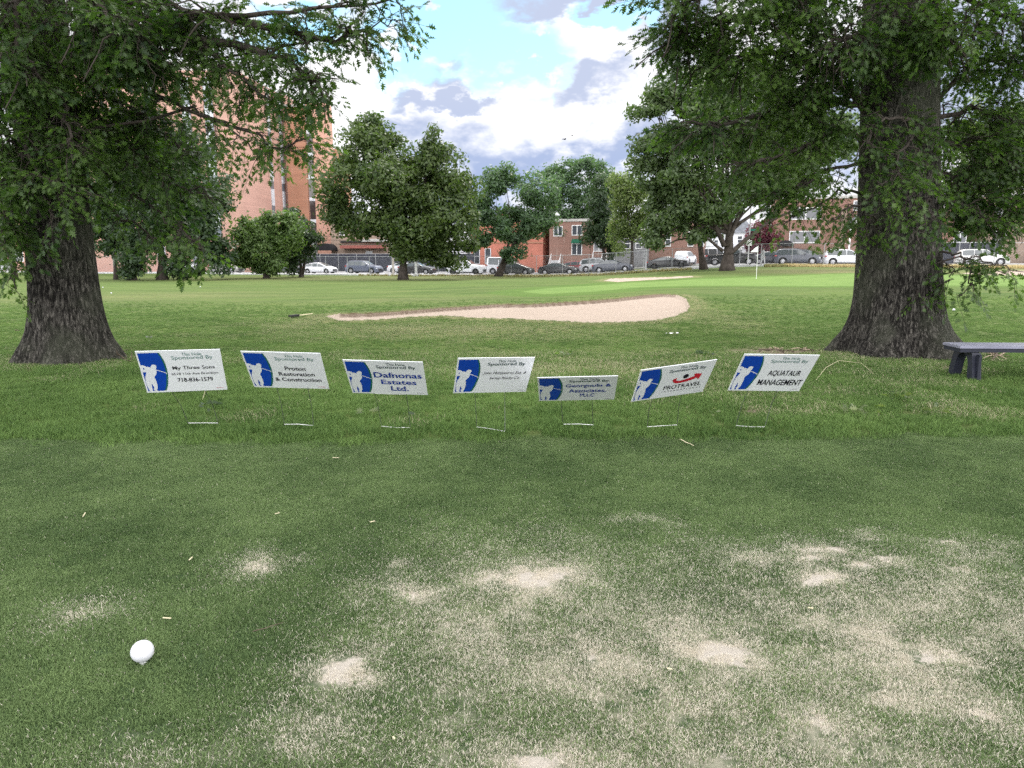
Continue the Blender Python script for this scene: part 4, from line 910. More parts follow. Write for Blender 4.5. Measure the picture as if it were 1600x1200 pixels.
row_house(962.5, 1012, 15, 6.9, M['stone_grey'], 'grey stone-fronted row house left of the street-side oak', [(1, 2.6, .9, 1.5, 'sash'), (2.6, 2.6, .9, 1.5, 'sash'), (.8, 4.9, 1.2, 1.4)], extras=ex_c)
row_house(1012.5, 1098, 16, 6.6, M['brick_red'], 'long brick row house glimpsed between the two street-side oak trunks', [(.6, 2.6, .8, 1.9, 'sash'), (2.2, 2.6, .8, 1.9, 'sash'), (5.2, 2.6, .8, 2.0, 'sash'), (6.6, 2.6, .8, 2.0, 'sash'), (5.2, .3, .7, 1., 'thin'), (7.0, .3, .7, 1., 'thin')])
def far_house(px0, px1, Y, zh, label, roofh, name='white_house', wall=None, wins=None):
    k0, k1 = k_of(px0), k_of(px1); A = (k0*Y, Y); B = (k1*Y, Y); Ln = B[0]-A[0]
    def ex(root, L_):
        build(MB().prism([(-.3, zh), (Ln/2, zh+roofh), (Ln+.3, zh)], -.4, 8.4), 'roof', M['roof_grey'], root)
        build(MB().box(.3, L_-.3, -1.4, -.01, 2.9, 3.1), 'porch_roof', M['house_white'], root)
    return building(name, label, 'house', A, B, float(zt(A[0], Y)), zh, 8, wall or M['house_white'], wins or [(.8, 3.6, 1., 1.4, 'sash'), (2.6, 3.6, 1., 1.4, 'sash'), (.8, .8, 1.1, 1.6, 'sash'), (2.6, .6, 1, 2.1, 'thin')], extras=ex)
far_house(1143, 1174, 140, 5.6, 'distant white house with grey pitched roof up the side street', 2.6)
far_house(1108, 1140, 165, 5.8, 'second distant white house further up the side street', 2.4)
far_house(1040, 1106, 190, 6.5, 'third distant pale house closing the side street', 2.6)
def ex_corner(root, Ln):
    # white gabled porch, door with dome awning, upper band
    g = build(MB().prism([(8.7, 5.05), (12.4, 5.05), (10.55, 6.7)], -1.9, -.01), 'porch_gable', M['white_paint'], root)
    build(MB().prism([(8.4, 5.05), (10.55, 6.95), (12.7, 5.05), (12.7, 5.25), (10.55, 7.15), (8.4, 5.25)], -2.1, -.005), 'porch_roof', M['roof_grey'], g)
    for x in (8.85, 12.2): build(MB().box(x-.09, x+.09, -1.8, -1.62, .9, 5.04), 'porch_column', M['white_paint'], root)
    build(MB().box(8.6, 12.5, -2.0, -.01, -1, .9), 'porch_floor', M['pale_concrete'], root)
    d = build(MB().box(10, 11, -.06, .02, .92, 3.1), 'door', M['dark_trim'], root)
    build(MB().box(7.9, 8.5, -.35, -.001, -.5, 7.2), 'downpipe_chimney', M['brick_tan'], root)
    build(MB().box(1.0, 2.2, -.5, -.01, -1, 2.15), 'entry_surround', M['house_white'], root)
    m_ = MB(); n = 14
    prof = [(1.05*math.cos(a), .75*math.sin(a)) for a in np.linspace(0, math.pi/2, 6)]
    m_.lathe([(r, z) for r, z in prof], 20); dm = build(m_, 'dome_awning', M['awning_black'], root, True); dm.location = (1.6, -.2, 2.6)
pa, pb = S_at(1204, 13.5), S_at(1342, 13.5)
building('corner_brick_house', 'red brick corner house with white gabled porch left of the right-hand oak trunk', 'house', pa, pb, (pa[2]+pb[2])/2-.3, 8.4, 9, M['brick_red'],
         [(2.0, 3.0, 3.6, 1.5), (2.0, 5.9, 3.6, 1.5), (9.2, 6.9, 1.8, 1.2)], parapet=M['concrete'], extras=ex_corner)
def ex_r(root, Ln):
    build(MB().prism([(4.6, 5.0), (9.8, 5.0), (9.8, 5.2), (9., 6.5), (5.4, 6.5), (4.6, 5.2)], -2.0, -.01), 'porch_roof', M['roof_grey'], root)
    build(MB().box(4.8, 9.7, -1.9, -.01, 4.75, 4.99), 'porch_beam', M['house_white'], root)
    for x in (5.1, 7.2, 9.5): build(MB().box(x-.16, x+.16, -1.8, -1.5, 1.6, 4.74), 'porch_column', M['house_white'], root)
    build(MB().box(6.0, 7.0, -.06, .02, 1.62, 3.9), 'door', M['dark_trim'], root); build(MB().box(4.9, 9.6, -1.95, -.01, -1, 1.58), 'porch_base', M['brick_tan'], root); stairs(root, 5.6, 1.9, 1.55)
pa, pb = S_at(1530, 14), S_at(1665, 14)
building('tan_house', 'tan house with columned porch and steps at the far right edge', 'house', pa, pb, (pa[2]+pb[2])/2-.2, 8.2, 9, M['brick_tan'], [(1, 2.6, 1.4, 1.6), (1, 5.8, 1.4, 1.4), (7.6, 2.3, 1.4, 1.8)], parapet=M['concrete'], extras=ex_r)
pa, pb = S_at(1400, 15), S_at(1500, 15)
building('shaded_brick_house', 'dark brick house mostly hidden behind the right-hand oak trunk', 'house', pa, pb, (pa[2]+pb[2])/2-.2, 7.0, 9, M['brick_red'], [(1, 2.6, 1.4, 1.6), (6, 2.6, 1.4, 1.6), (6, 5.2, 1.4, 1.4)], parapet=M['concrete'])
k0 = k_of(-60)
building('pink_brick_block', 'low pink brick block behind the trees at the far left', 'building', (k0*112, 112), (k_of(170)*112, 112), -.5, 8.5, 10, M['brick_pale'], [(2+3.2*i, 1.6+3.1*j, 1.5, 1.6) for i in range(7) for j in range(2)], parapet=M['concrete'])

# hedges in front of the corner house
def oak_limbs():
    root = [o for o in bpy.data.objects if o.name.startswith('great_oak_tree')][0]; org = np.array(root.location); Yd = org[1]; m_ = MB()
    for pts, r in (([(1138,398),(1165,375),(1195,350),(1232,332),(1262,300)], .24), ([(1130,392),(1105,372),(1070,372),(1030,385)], .16), ([(1136,385),(1150,345),(1165,300)], .26), ([(1132,385),(1112,340),(1098,290)], .26), ([(1205,346),(1212,325),(1208,300)], .10)):
        m_.tube([q - org for q in wob([P(a, b, Yd - .3) for a, b in pts], .06, 3)], [r*(1-.7*i/(3*(len(pts)-1))) for i in range(3*(len(pts)-1)+1)], 7)
    build(m_, 'limbs', M['bark_far'], root, True)
    m_ = MB()
    for a, b in ((1062,322),(1075,330),(1052,335),(1068,345),(1085,318)):
        p = np.array(P(a, b, Yd - 6.5)) - org; m_.tube([p, p+rng.normal(size=3)*.5, p+rng.normal(size=3)*.9], [.05, .035, .015], 4)
oak_limbs()
def hedge(px, o, rx, rz, label, mat, name='garden_shrub', dense=1.):
    q = S_at(px, o); root = empty(name, q, 0, label, 'shrub', 'garden shrubs in front of the houses'); n = int(900*rx*rz*dense)
    cc, cd = cards(int(10*rx)+4, np.array([0, 0, rz]), np.array([rx, .9, rz])*.75, 0, .5); w = rng.integers(0, len(cc), n); dd = rng.normal(size=(n, 3)); dd /= np.linalg.norm(dd, axis=1)[:, None]
    p = cc[w] + dd * (rng.uniform(0, 1, n)**.4)[:, None]*.55*min(1, rz); p[:, 2] = np.maximum(p[:, 2], .02)
    card_mesh('leaves', p, dd, .15, mat, root, np.zeros(3)); build(MB().tube([(0, 0, -.1), (.02, 0, rz)], .05, 6), 'stem', M['bark_far'], root)
hedge(1222, 11.6, 1.2, 1.0, 'rounded clipped shrub by the dome awning', M['leaf_bush']); hedge(1246, 11.8, 1.5, .9, 'low clipped shrub below the wide window', M['leaf_bush'])
hedge(1272, 11.8, 1.8, 1.15, 'broad pale shrub left of the white porch', M['leaf_light']); hedge(1300, 11.6, 1.8, 1.05, 'leafy shrub in front of the white porch', M['leaf_bush'])
hedge(1200, 11.2, 1.0, 1.0, 'pale bushy shrub beside the street sign', M['leaf_light']); hedge(1176, 11.4, 1.4, .9, 'dense green shrub left of the street sign', M['leaf_bush'])
hedge(1188, 11.8, 1., 1.3, 'tall green shrub at the brick corner', M['leaf_bush'])

# ------------------------------------------------------------ cars
CAR = {
 'sedan': (4.85, 1.83, 1.45, [(0,.45),(.012,.62),(.03,.70),(.16,.745),(.30,.955),(.38,1.0),(.50,1.0),(.57,.97),(.73,.72),(.93,.61),(.985,.52),(1,.38)], [(0,.45),(.03,.66),(.16,.70),(.73,.665),(.93,.58),(1,.38)], (.155,.735), (.30,.56), (.46,)),
 'coupe': (4.85, 1.85, 1.40, [(0,.45),(.01,.66),(.03,.735),(.12,.79),(.30,.955),(.42,1.0),(.50,1.0),(.58,.96),(.74,.71),(.93,.60),(.985,.52),(1,.38)], [(0,.45),(.03,.68),(.16,.71),(.74,.66),(.93,.57),(1,.38)], (.12,.745), (.30,.56), (.48,)),
 'suv': (4.75, 1.90, 1.72, [(0,.40),(.008,.60),(.02,.72),(.07,.93),(.12,.985),(.25,1.0),(.48,1.0),(.56,.97),(.72,.70),(.92,.63),(.985,.53),(1,.36)], [(0,.40),(.02,.60),(.72,.62),(.92,.58),(1,.36)], (.02,.725), (.12,.55), (.30, .46)),
 'hatch': (4.5, 1.76, 1.49, [(0,.42),(.01,.62),(.025,.76),(.20,.92),(.40,1.0),(.50,.995),(.60,.93),(.82,.67),(.95,.55),(.99,.46),(1,.36)], [(0,.42),(.03,.64),(.82,.60),(.95,.50),(1,.36)], (.03,.825), (.22,.57), (.33, .52)),
 'boxy': (4.8, 1.94, 1.76, [(0,.42),(.006,.64),(.015,.80),(.04,.97),(.10,1.0),(.52,1.0),(.60,.975),(.71,.725),(.95,.67),(.99,.58),(1,.40)], [(0,.42),(.02,.62),(.71,.64),(.95,.62),(1,.40)], (.01,.715), (.10,.58), (.30, .46)),
 'pickup': (5.7, 2.0, 1.84, [(0,.40),(.004,.655),(.012,.665),(.36,.665),(.375,.94),(.41,1.0),(.56,1.0),(.62,.965),(.71,.74),(.95,.665),(.99,.56),(1,.40)], [(0,.40),(.01,.63),(.71,.655),(.95,.62),(1,.40)], (.365,.715), (.41,.61), (.50,)),
 'van': (5.3, 2.0, 2.2, [(0,.35),(.005,.60),(.015,.93),(.05,1.0),(.60,1.0),(.68,.95),(.83,.60),(.97,.48),(1,.34)], [(0,.35),(.02,.55),(.83,.52),(.97,.44),(1,.34)], (.01,.84), (.05,.66), (.33, .58)),
}
def car(kind, label, color, pos, rz, rim='rim', cat='car', name=None, low=None, group='cars parked along the street'):
    L_, W_, H_, top, belt, gx, roof, pill = CAR[kind]
    root = empty(name or {'suv': 'parked_suv', 'boxy': 'parked_suv', 'pickup': 'pickup_truck', 'van': 'parked_van', 'hatch': 'parked_hatchback'}.get(kind, 'parked_sedan'), pos, rz, label, cat, group)
    tx, tz = zip(*top); bx_, bz_ = zip(*belt)
    Zt = lambda f: np.interp(f, tx, tz)*H_; Zb = lambda f: min(np.interp(f, bx_, bz_)*H_, Zt(f) - .015)
    xw = (.185*L_, .815*L_) if kind != 'pickup' else (.19*L_, .83*L_); Rw = .33 if kind in ('sedan', 'coupe', 'hatch') else .38; Ra = Rw + .06
    fs_ = sorted(set(list(np.linspace(0, 1, 61)) + [q for w in xw for q in ((w-Ra)/L_, (w+Ra)/L_, (w-Ra*.9)/L_, (w+Ra*.9)/L_)] + [gx[0], gx[1], roof[0], roof[1]]))
    def endw(f): e = max(0, abs(f-.5)-.40)/.10; return 1 - .13*e*e
    def roofw(f): g = np.clip((Zt(f)-Zb(f))/(H_*.33), 0, 1); return W_/2*(.94 - .19*g)*endw(f)
    rings = []
    for f in fs_:
        x = f*L_; zb = .20 + .10*max(0, abs(f-.5)-.44)/.06
        for w in xw:
            dx = abs(x-w)
            if dx < Ra: zb = max(zb, Rw + math.sqrt(max(0, Ra*Ra-dx*dx)))
        zs = Zb(f); zm = max(zb+.02, .55*zs+.05); zs = max(zs, zm+.02); zt_ = max(Zt(f), zs+.01); e = endw(f); rw = roofw(f)
        half = [(W_/2*.93*e, zb), (W_/2*1.0*e, (zb+zm)/2), (W_/2*1.0*e, zm), (W_/2*.95*e, zs), (rw, zt_-.035 if zt_-zs > .1 else zt_-.008), (rw*.75, zt_-.005), (0, zt_+.008)]
        rings.append([(x-L_/2, -y_, z_) for y_, z_ in half] + [(x-L_/2, y_, z_) for y_, z_ in half[-2::-1]])
    m_ = MB(); nr = len(rings[0]); m_.add([p for r_ in rings for p in r_], [(i*nr+j, i*nr+j+1, (i+1)*nr+j+1, (i+1)*nr+j) for i in range(len(rings)-1) for j in range(nr-1)] + [tuple(range(nr-1, -1, -1)), tuple((len(rings)-1)*nr+j for j in range(nr))])
    body = build(m_, 'body', M[color], root, True)
    build(MB().box(-L_*.47, L_*.47, -W_*.42, W_*.42, .18, .62), 'underbody', M['dark_trim'], root)
    trim = MB(); 
    for s in (-1, 1): trim.box(-L_*.30 + .1, L_*.30 - .1, s*W_*.49-.02, s*W_*.49+.02, .19, .33 if kind in ('suv', 'boxy', 'pickup') else .25)
    build(trim, 'sill_trim', M['dark_trim'], root)
    # side windows
    cuts = [gx[0]+.03] + list(pill) + [gx[1]-.035]
    if kind in ('suv', 'boxy', 'van'): cuts[0] = gx[0] + .05
    for s in (-1, 1):
        for a, b in zip(cuts[:-1], cuts[1:]):
            v_ = []; n = 9; fa, fb = a+.006, b-.006
            for i in range(n):
                f = fa + (fb-fa)*i/(n-1); zs = Zb(f) + .035; ze = max(Zt(f)-.085, zs+.005)
                for z_ in (zs, ze):
                    t = np.clip((z_-Zb(f))/max(.05, (Zt(f)-.035-Zb(f))), 0, 1); y_ = (W_/2*.95*endw(f))*(1-t) + roofw(f)*t + .012; v_.append((f*L_-L_/2, s*y_, z_))
            fc = [(2*i, 2*i+2, 2*i+3, 2*i+1) for i in range(n-1)]
            mesh_obj('side_window', v_, fc, M['car_glass'], root)
    for nm, a, b in (('rear_window', gx[0]+.01, roof[0]-.01), ('windscreen', roof[1]+.012, gx[1]-.012)):
        if kind in ('suv', 'boxy', 'van') and nm == 'rear_window': continue
        v_ = []; n = 6
        for i in range(n):
            f = a + (b-a)*i/(n-1)
            for q in (-.82, -.4, 0, .4, .82): v_.append((f*L_-L_/2, q*roofw(f), Zt(f) + .02 - .012*abs(q)))
        mesh_obj(nm, v_, [(5*i+j, 5*i+j+1, 5*(i+1)+j+1, 5*(i+1)+j) for i in range(n-1) for j in range(4)], M['car_glass'], root, True)
    for w in xw:
        for s in (-1, 1):
            t = MB().lathe([(Rw*.62, -.10), (Rw*.93, -.115), (Rw, -.08), (Rw, .08), (Rw*.93, .115), (Rw*.62, .10)], 22); wh = build(t, 'wheel', M['tyre'], root, True)
            wh.rotation_euler = (math.pi/2, 0, 0); wh.location = (w-L_/2, s*(W_/2-.14), Rw)
            r_ = MB().lathe([(.001, s*-.085), (Rw*.15, s*-.09), (Rw*.16, s*-.07), (Rw*.60, s*-.05), (Rw*.66, s*-.105), (Rw*.62, s*-.02), (.001, s*-.02)], 20)
            for q in range(5):
                a = q*2*math.pi/5; c_, s_ = math.cos(a), math.sin(a)
                r_.tube([(c_*.04, s_*.04, s*-.09), (c_*Rw*.62, s_*Rw*.62, s*-.10)], .028, 4)
            build(r_, 'rim', M[rim], wh)
    zl = Zb(.96)
    for s in (-1, 1):
        build(MB().prism([(L_*.445, zl-.10), (L_*.492, zl-.13), (L_*.480, zl-.01), (L_*.435, zl+.0)], s*W_*.435 - .05, s*W_*.435 + .035), 'headlight', M['headlight'], root)
        zr_ = Zb(.03); build(MB().prism([(-L_*.496, zr_-.14), (-L_*.455, zr_-.12), (-L_*.445, zr_+.0), (-L_*.488, zr_+.01)], s*W_*.44 - .06, s*W_*.44 + .035), 'taillight', M['taillight'], root)
        mf = gx[1]-.07; build(MB().box(mf*L_-L_/2-.10, mf*L_-L_/2+.08, s*(W_/2+.04)-.07, s*(W_/2+.04)+.07, Zb(mf)+.03, Zb(mf)+.17), 'mirror', M[color], root)
    build(MB().box(L_*.487, L_*.503, -W_*.30, W_*.30, .36, .36 + .18*H_), 'grille', M['dark_trim'], root)
    if kind in ('suv', 'boxy'):
        r_ = MB()
        for s in (-1, 1): r_.tube([((.14-.5)*L_, s*W_*.33, H_+.0), ((.18-.5)*L_, s*W_*.33, H_+.05), ((.5-.5)*L_, s*W_*.33, H_+.05), ((.54-.5)*L_, s*W_*.33, H_+.0)], .018, 5)
        build(r_, 'roof_rails', M['dark_trim'], root)
    if kind == 'pickup': build(MB().box(-L_*.485, -L_*.15, -W_*.40, W_*.40, H_*.655, H_*.69), 'bed_cover', M['dark_trim'], root)
    return root
for nm, c in dict(p_white=(.72, .73, .76), p_silver=(.42, .43, .45), p_black=(.012, .012, .016), p_bluegrey=(.085, .10, .15), p_slate=(.055, .062, .085), p_dkgrey=(.045, .050, .050), p_navy=(.022, .025, .045), p_red=(.22, .03, .04), p_cream=(.58, .58, .56), p_bronze=(.26, .25, .23)).items(): M[nm] = paint(nm.replace('p_', 'car_paint_'), c)
CARS = [ # kind, photo column of the middle, street offset, paint, rim, label
 ('sedan', 8, 0, 'p_silver', 'rim', 'silver sedan at the far left edge behind the hanging oak leaves'),
 ('suv', 155, 0, 'p_navy', 'rim', 'dark blue SUV just right of the left oak trunk'),
 ('sedan', 205, 3.8, 'p_black', 'rim', 'black sedan in the shade behind the ivy-smothered trunk'),
 ('suv', 290, 0, 'p_silver', 'rim', 'pale silver SUV half hidden by low hanging leaves'),
 ('suv', 354, 0, 'p_bronze', 'rim', 'bronze grey SUV left of the rounded bush tree'),
 ('suv', 443, 0, 'p_navy', 'rim', 'navy SUV parked behind the trunks of the rounded bush'),
 ('hatch', 500, 0, 'p_white', 'rim', 'white hatchback directly below the brick tower corner'),
 ('suv', 569, 0, 'p_bluegrey', 'rim', 'large blue-grey family SUV left of the maple trunk'),
 ('sedan', 634, 3.6, 'p_white', 'rim', 'white sedan showing its nose just left of the maple trunk'),
 ('sedan', 652, 0, 'p_black', 'rim', 'black sedan passing behind the maple trunk'),
 ('boxy', 729, 0, 'p_white', 'dark_rim', 'boxy white SUV with black wheels right of the maple'),
 ('van', 792, 5.5, 'p_white', 'rim', 'white van behind the forked trunk of the feathery tree'),
 ('hatch', 806, 0, 'p_dkgrey', 'rim', 'charcoal hatchback right of the feathery tree trunk'),
 ('sedan', 873, 0, 'p_black', 'rim', 'glossy black sedan in front of the green awning house'),
 ('hatch', 903, 7.0, 'p_red', 'rim', 'dark red hatchback on the far side of the street'),
 ('suv', 936, 4.5, 'p_silver', 'rim', 'silver SUV behind the slate grey sedan'),
 ('sedan', 958, 0, 'p_slate', 'rim', 'slate grey sedan below the twin white railings'),
 ('coupe', 1044, 0, 'p_black', 'dark_rim', 'sleek black fastback left of the two oak trunks'),
 ('pickup', 1142, 0, 'p_black', 'rim', 'black crew-cab pickup truck behind the great oak trunk'),
 ('sedan', 1206, 1.6, 'p_navy', 'rim', 'dark blue sedan peeking out behind the walking person'),
 ('suv', 1244, -.6, 'p_slate', 'rim', 'dark slate crossover parked by the brick corner house'),
 ('suv', 1258, 5.8, 'p_black', 'rim', 'black SUV roof showing beyond the slate crossover'),
 ('suv', 1322, .4, 'p_white', 'rim', 'white SUV with red taillight left of the right-hand oak trunk'),
 ('suv', 1532, 2.0, 'p_cream', 'rim', 'white SUV behind twigs right of the right-hand oak trunk'),
]
for kind, px, o, c, rim, lab in CARS:
    q = S_at(px, o); a = S_at(px-10, o); b = S_at(px+10, o)
    r_ = car(kind, lab, c, (q[0], q[1], q[2]+.075), SROT, rim, 'van' if kind == 'van' else 'pickup' if kind == 'pickup' else 'car')
    r_.rotation_euler = (0, -math.atan2(b[2]-a[2], math.hypot(b[0]-a[0], b[1]-a[1])), SROT)
q = S_at(1070, 9.0); r_ = car('suv', 'white SUV seen from behind turning into the side street', 'p_white', (q[0], q[1], q[2]+.17), R(62), 'rim')
q = P(1112, 398, 104); r_ = car('van', 'white van standing up the side street beyond the pickup', 'p_white', (q[0], q[1], float(zt(q[0], q[1]))+.02), R(8), 'rim', 'van')

# side street asphalt
m_ = MB(); A0 = S_at(1082, 8.6); A1 = S_at(1196, 8.6)
vs_ = []
for t in np.linspace(0, 1, 12):
    Y = A0[1] + t*110
    for k_ in (k_of(1082), k_of(1196)):
        x_ = k_*Y if k_ == k_of(1196) else k_*Y; vs_.append((x_, Y + (0 if k_ == k_of(1082) else (A1[1]-A0[1])*(1-t)), float(zt(x_, Y)) + .20))
m_.add(vs_, [(2*i, 2*i+1, 2*i+3, 2*i+2) for i in range(11)]); tag(build(m_, 'side_road', M['asphalt']), kind='structure')

# ------------------------------------------------------------ poles, cables, street sign
def pole(px, o, h, r, label, mat, name='utility_pole', extra=None):
    q = S_at(px, o); root = empty(name, q, 0, label, 'pole'); build(MB().tube([(0, 0, -.1), (0, 0, h*.5), (0, 0, h)], [r, r*.9, r*.75], 10), 'shaft', mat, root)
    if extra: extra(root)
    return root, q
pole(614.5, -3.6, 4.6, .13, 'pale wooden utility pole left of the maple trunk', M['wood_pole'], extra=lambda r_: build(MB().box(-.25, .25, -.1, .1, 3.6, 4.1), 'junction_box', M['concrete'], r_))
pole(650, -5.6, 2.9, .16, 'short pale concrete post right of the maple trunk', M['pale_concrete'], name='concrete_post', extra=lambda r_: build(MB().box(-.28, .28, -.28, .28, -.1, .28), 'footing', M['pale_concrete'], r_))
pole(1009, -2.8, 3.6, .09, 'thin dark pole in front of the grey stone row house', M['steel'])
def ss(r_):
    s = build(MB().box(-.05, 1.0, -.02, .02, 3.75, 4.0), 'sign_blade', M['street_sign'], r_)
    build(MB().box(-.30, .30, -.12, -.08, 2.2, 2.75), 'plate', M['white_paint'], r_)
pole(1168, -2.6, 7.6, .07, 'white metal pole carrying a green street name sign', M['pale_concrete'], name='street_sign_pole', extra=ss)
pole(1155, -2.4, 2.4, .04, 'short sign post with small white notice by the pickup', M['steel'], name='notice_post', extra=lambda r_: build(MB().box(-.2, .2, -.03, .01, 1.9, 2.35), 'notice', M['white_paint'], r_))
for i, (yy, lab) in enumerate(((363, 'uppermost overhead cable crossing in front of the brick tower'), (369, 'middle overhead cable crossing in front of the brick tower'), (375, 'lowest overhead cable crossing in front of the brick tower'))):
    a = np.array(P(300, yy-6, 101)); b = np.array(P(760, yy+5, 92)); pts = [a*(1-t)+b*t - np.array([0, 0, .6*4*t*(1-t)]) for t in np.linspace(0, 1, 12)]
    o = MB().tube([p - a for p in pts], .028, 4); ob = build(o, 'overhead_cable', M['cable']); ob.location = tuple(a); tag(ob, lab, 'cable', 'overhead cables')

# ------------------------------------------------------------ person walking
def person():
    q = S_at(1191, -3.2); root = empty('person', (q[0], q[1], q[2]+.16), R(15), 'person in light grey clothes walking along the pavement beside the flag', 'person')
    me = bpy.data.meshes.new('body'); J = [(0,0,.92),(0,0,1.10),(0,0,1.32),(0,0,1.44),(.0,.0,1.52),(0,0,1.62), (.02,-.09,.88),(.14,-.09,.50),(.20,-.09,.09),(.30,-.09,.04), (-.02,.09,.88),(-.02,.09,.50),(-.20,.09,.12),(-.12,.09,.03),
        (0,-.17,1.38),(-.06,-.21,1.12),(.04,-.22,.88),(.08,-.22,.80), (0,.17,1.38),(.08,.21,1.12),(.20,.20,.94),(.25,.20,.88)]
    E_ = [(0,1),(1,2),(2,3),(3,4),(4,5),(0,6),(6,7),(7,8),(8,9),(0,10),(10,11),(11,12),(12,13),(3,14),(14,15),(15,16),(16,17),(3,18),(18,19),(19,20),(20,21)]
    rad = [.14,.13,.15,.09,.055,.10,.10,.075,.05,.04,.10,.075,.05,.04,.065,.05,.038,.035,.065,.05,.038,.035]
    me.from_pydata(J, E_, []); o = bpy.data.objects.new('body', me); COL.objects.link(o); o.parent = root; me.materials.append(M['cloth_grey'])
    sk = o.modifiers.new('skin', 'SKIN'); 
    for v_, r_ in zip(me.skin_vertices[0].data, rad): v_.radius = (r_, r_)
    me.skin_vertices[0].data[0].use_root = True; ss_ = o.modifiers.new('sub', 'SUBSURF'); ss_.levels = 1; ss_.render_levels = 2
    def ell(c, r, mat, nm):
        m_ = MB().lathe([(math.sin(a)*r[0]+.0005, -math.cos(a)*r[2]) for a in np.linspace(0, math.pi, 10)], 14); b = build(m_, nm, mat, root, True); b.location = c; b.scale = (1, r[1]/r[0], 1); return b
    ell((.01, 0, 1.64), (.085, .075, .115), M['skin'], 'head'); ell((-.015, 0, 1.67), (.092, .085, .11), M['hair'], 'hair')
    for p in ((.30, -.09, .05), (-.10, .09, .05)): ell(p, (.11, .05, .05), M['shoe'], 'shoe')
    for p in ((.09, -.22, .78), (.27, .20, .86)): ell(p, (.035, .03, .06), M['skin'], 'hand')
person()

# ------------------------------------------------------------ flag on the green
def flag():
    q = G(1181.5, 436); root = empty('golf_flag', q, 0, 'white golf flag on its thin pole standing on the putting green', 'flag')
    top = P(1181.5, 384, q[1])[2] - q[2]
    build(MB().tube([(0, 0, 0), (0, 0, top)], .014, 6), 'pole', M['white_paint'], root)
    v_ = []; n = 10
    for i in range(n):
        t = i/(n-1)
        for s in (0, 1): v_.append((-.02 - .42*t, .05*math.sin(5*t), top - .02 - .34*t - s*(.34*(1-t) + .03)))
    mesh_obj('flag_cloth', v_, [(2*i, 2*i+2, 2*i+3, 2*i+1) for i in range(n-1)], M['white_paint'], root, True)
flag()

# ------------------------------------------------------------ tee marker
def tee_marker():
    q = G(224, 1037); root = empty('tee_marker', (q[0], q[1], q[2]), R(20), 'white egg-shaped tee marker ball lying on the tee turf', 'tee marker')
    r = .039; prof = [(.0005, -r)] + [(r*math.sin(a), -r*math.cos(a)*(1.02 if a > 1.57 else .98)) for a in np.linspace(.15, math.pi-.1, 22)] + [(.0005, r*1.02)]
    b = build(MB().lathe(prof, 40), 'ball', M['ball'], root, True); b.location = (0, 0, r + .010); b.rotation_euler = (.25, .5, .3)
    build(MB().lathe([(.008, -.045), (.012, 0), (.012, .014), (.0005, .014)], 12), 'spike', M['white_paint'], root)
    sm = MB()
    for (a, c) in ((-.6, .35), (-.45, .5), (-.5, .15)):
        p = [(r*1.01*math.cos(a+t*.10)*math.cos(c), -r*1.01*math.cos(c)*abs(math.sin(a+t*.1)) - 0, r*1.03*math.sin(c)) for t in (0, 1, 2)]
        sm.tube(p, .0012, 4)
    s = build(sm, 'scuff', M['concrete'], b)
tee_marker()

# ------------------------------------------------------------ bench
def bench():
    g = G(1522, 594); x0 = g[0] + .20; y0 = g[1]; H = .42
    root = empty('bench', (x0, y0, g[2]), R(-3), 'dark plastic backless bench with plank seat coloured pale as reflected sky beside the right-hand oak', 'bench')
    Lb = 1.9; xl = -.42
    for i in range(2): build(MB().box(xl, xl+Lb, -.04 + .20*i, .148 + .20*i, H-.03, H), 'seat_plank', M['bench_top'], root)
    build(MB().box(xl+.01, xl+Lb-.01, -.03, .34, H-.078, H-.032), 'seat_frame', M['bench_dark'], root)
    for xx in (-.22, 1.12):
        w = .042
        # splayed arch-shaped leg pair: outline in the yz plane
        out = [(-.10, -.02), (-.10, 0), (-.03, H-.085), (.34, H-.085), (.44, 0), (.44, -.02), (.34, -.02), (.285, .20), (.24, .285), (.155, .32), (.075, .285), (.035, .20), (.02, -.02)]
        m_ = MB(); n = len(out); w = .052
        m_.add([(xx-w, y_, z_) for y_, z_ in out] + [(xx+w, y_, z_) for y_, z_ in out], [(i, (i+1) % n, (i+1) % n+n, i+n) for i in range(n)])
        half = n//2
        # cap faces as a quad strip between outer and inner outlines
        outer = [(-.10,-.02),(-.085,.08),(-.07,.17),(-.04,.30),(-.03,H-.085),(.155,H-.085),(.34,H-.085),(.36,.30),(.40,.17),(.425,.08),(.44,-.02)]
        inner = [(.02,-.02),(.028,.08),(.035,.20),(.05,.25),(.075,.285),(.155,.32),(.24,.285),(.265,.25),(.285,.20),(.315,.08),(.34,-.02)]
        m_ = MB(); k = len(outer)
        for xs_ in (xx-w, xx+w): m_.add([(xs_, y_, z_) for y_, z_ in outer] + [(xs_, y_, z_) for y_, z_ in inner], [(i, i+1, i+1+k, i+k) for i in range(k-1)])
        o2 = 2*k
        m_.f += [(i, i+1, o2+i+1, o2+i) for i in range(k-1)] + [(k+i, k+i+1, o2+k+i+1, o2+k+i) for i in range(k-1)]
        lg = build(m_, 'leg', M['bench_dark'], root)
        build(MB().box(xx-.015, xx+.015, -.125, -.06, -.01, H-.10), 'leg_rib', M['bench_dark'], lg).rotation_euler = (-.0, 0, 0)
bench()

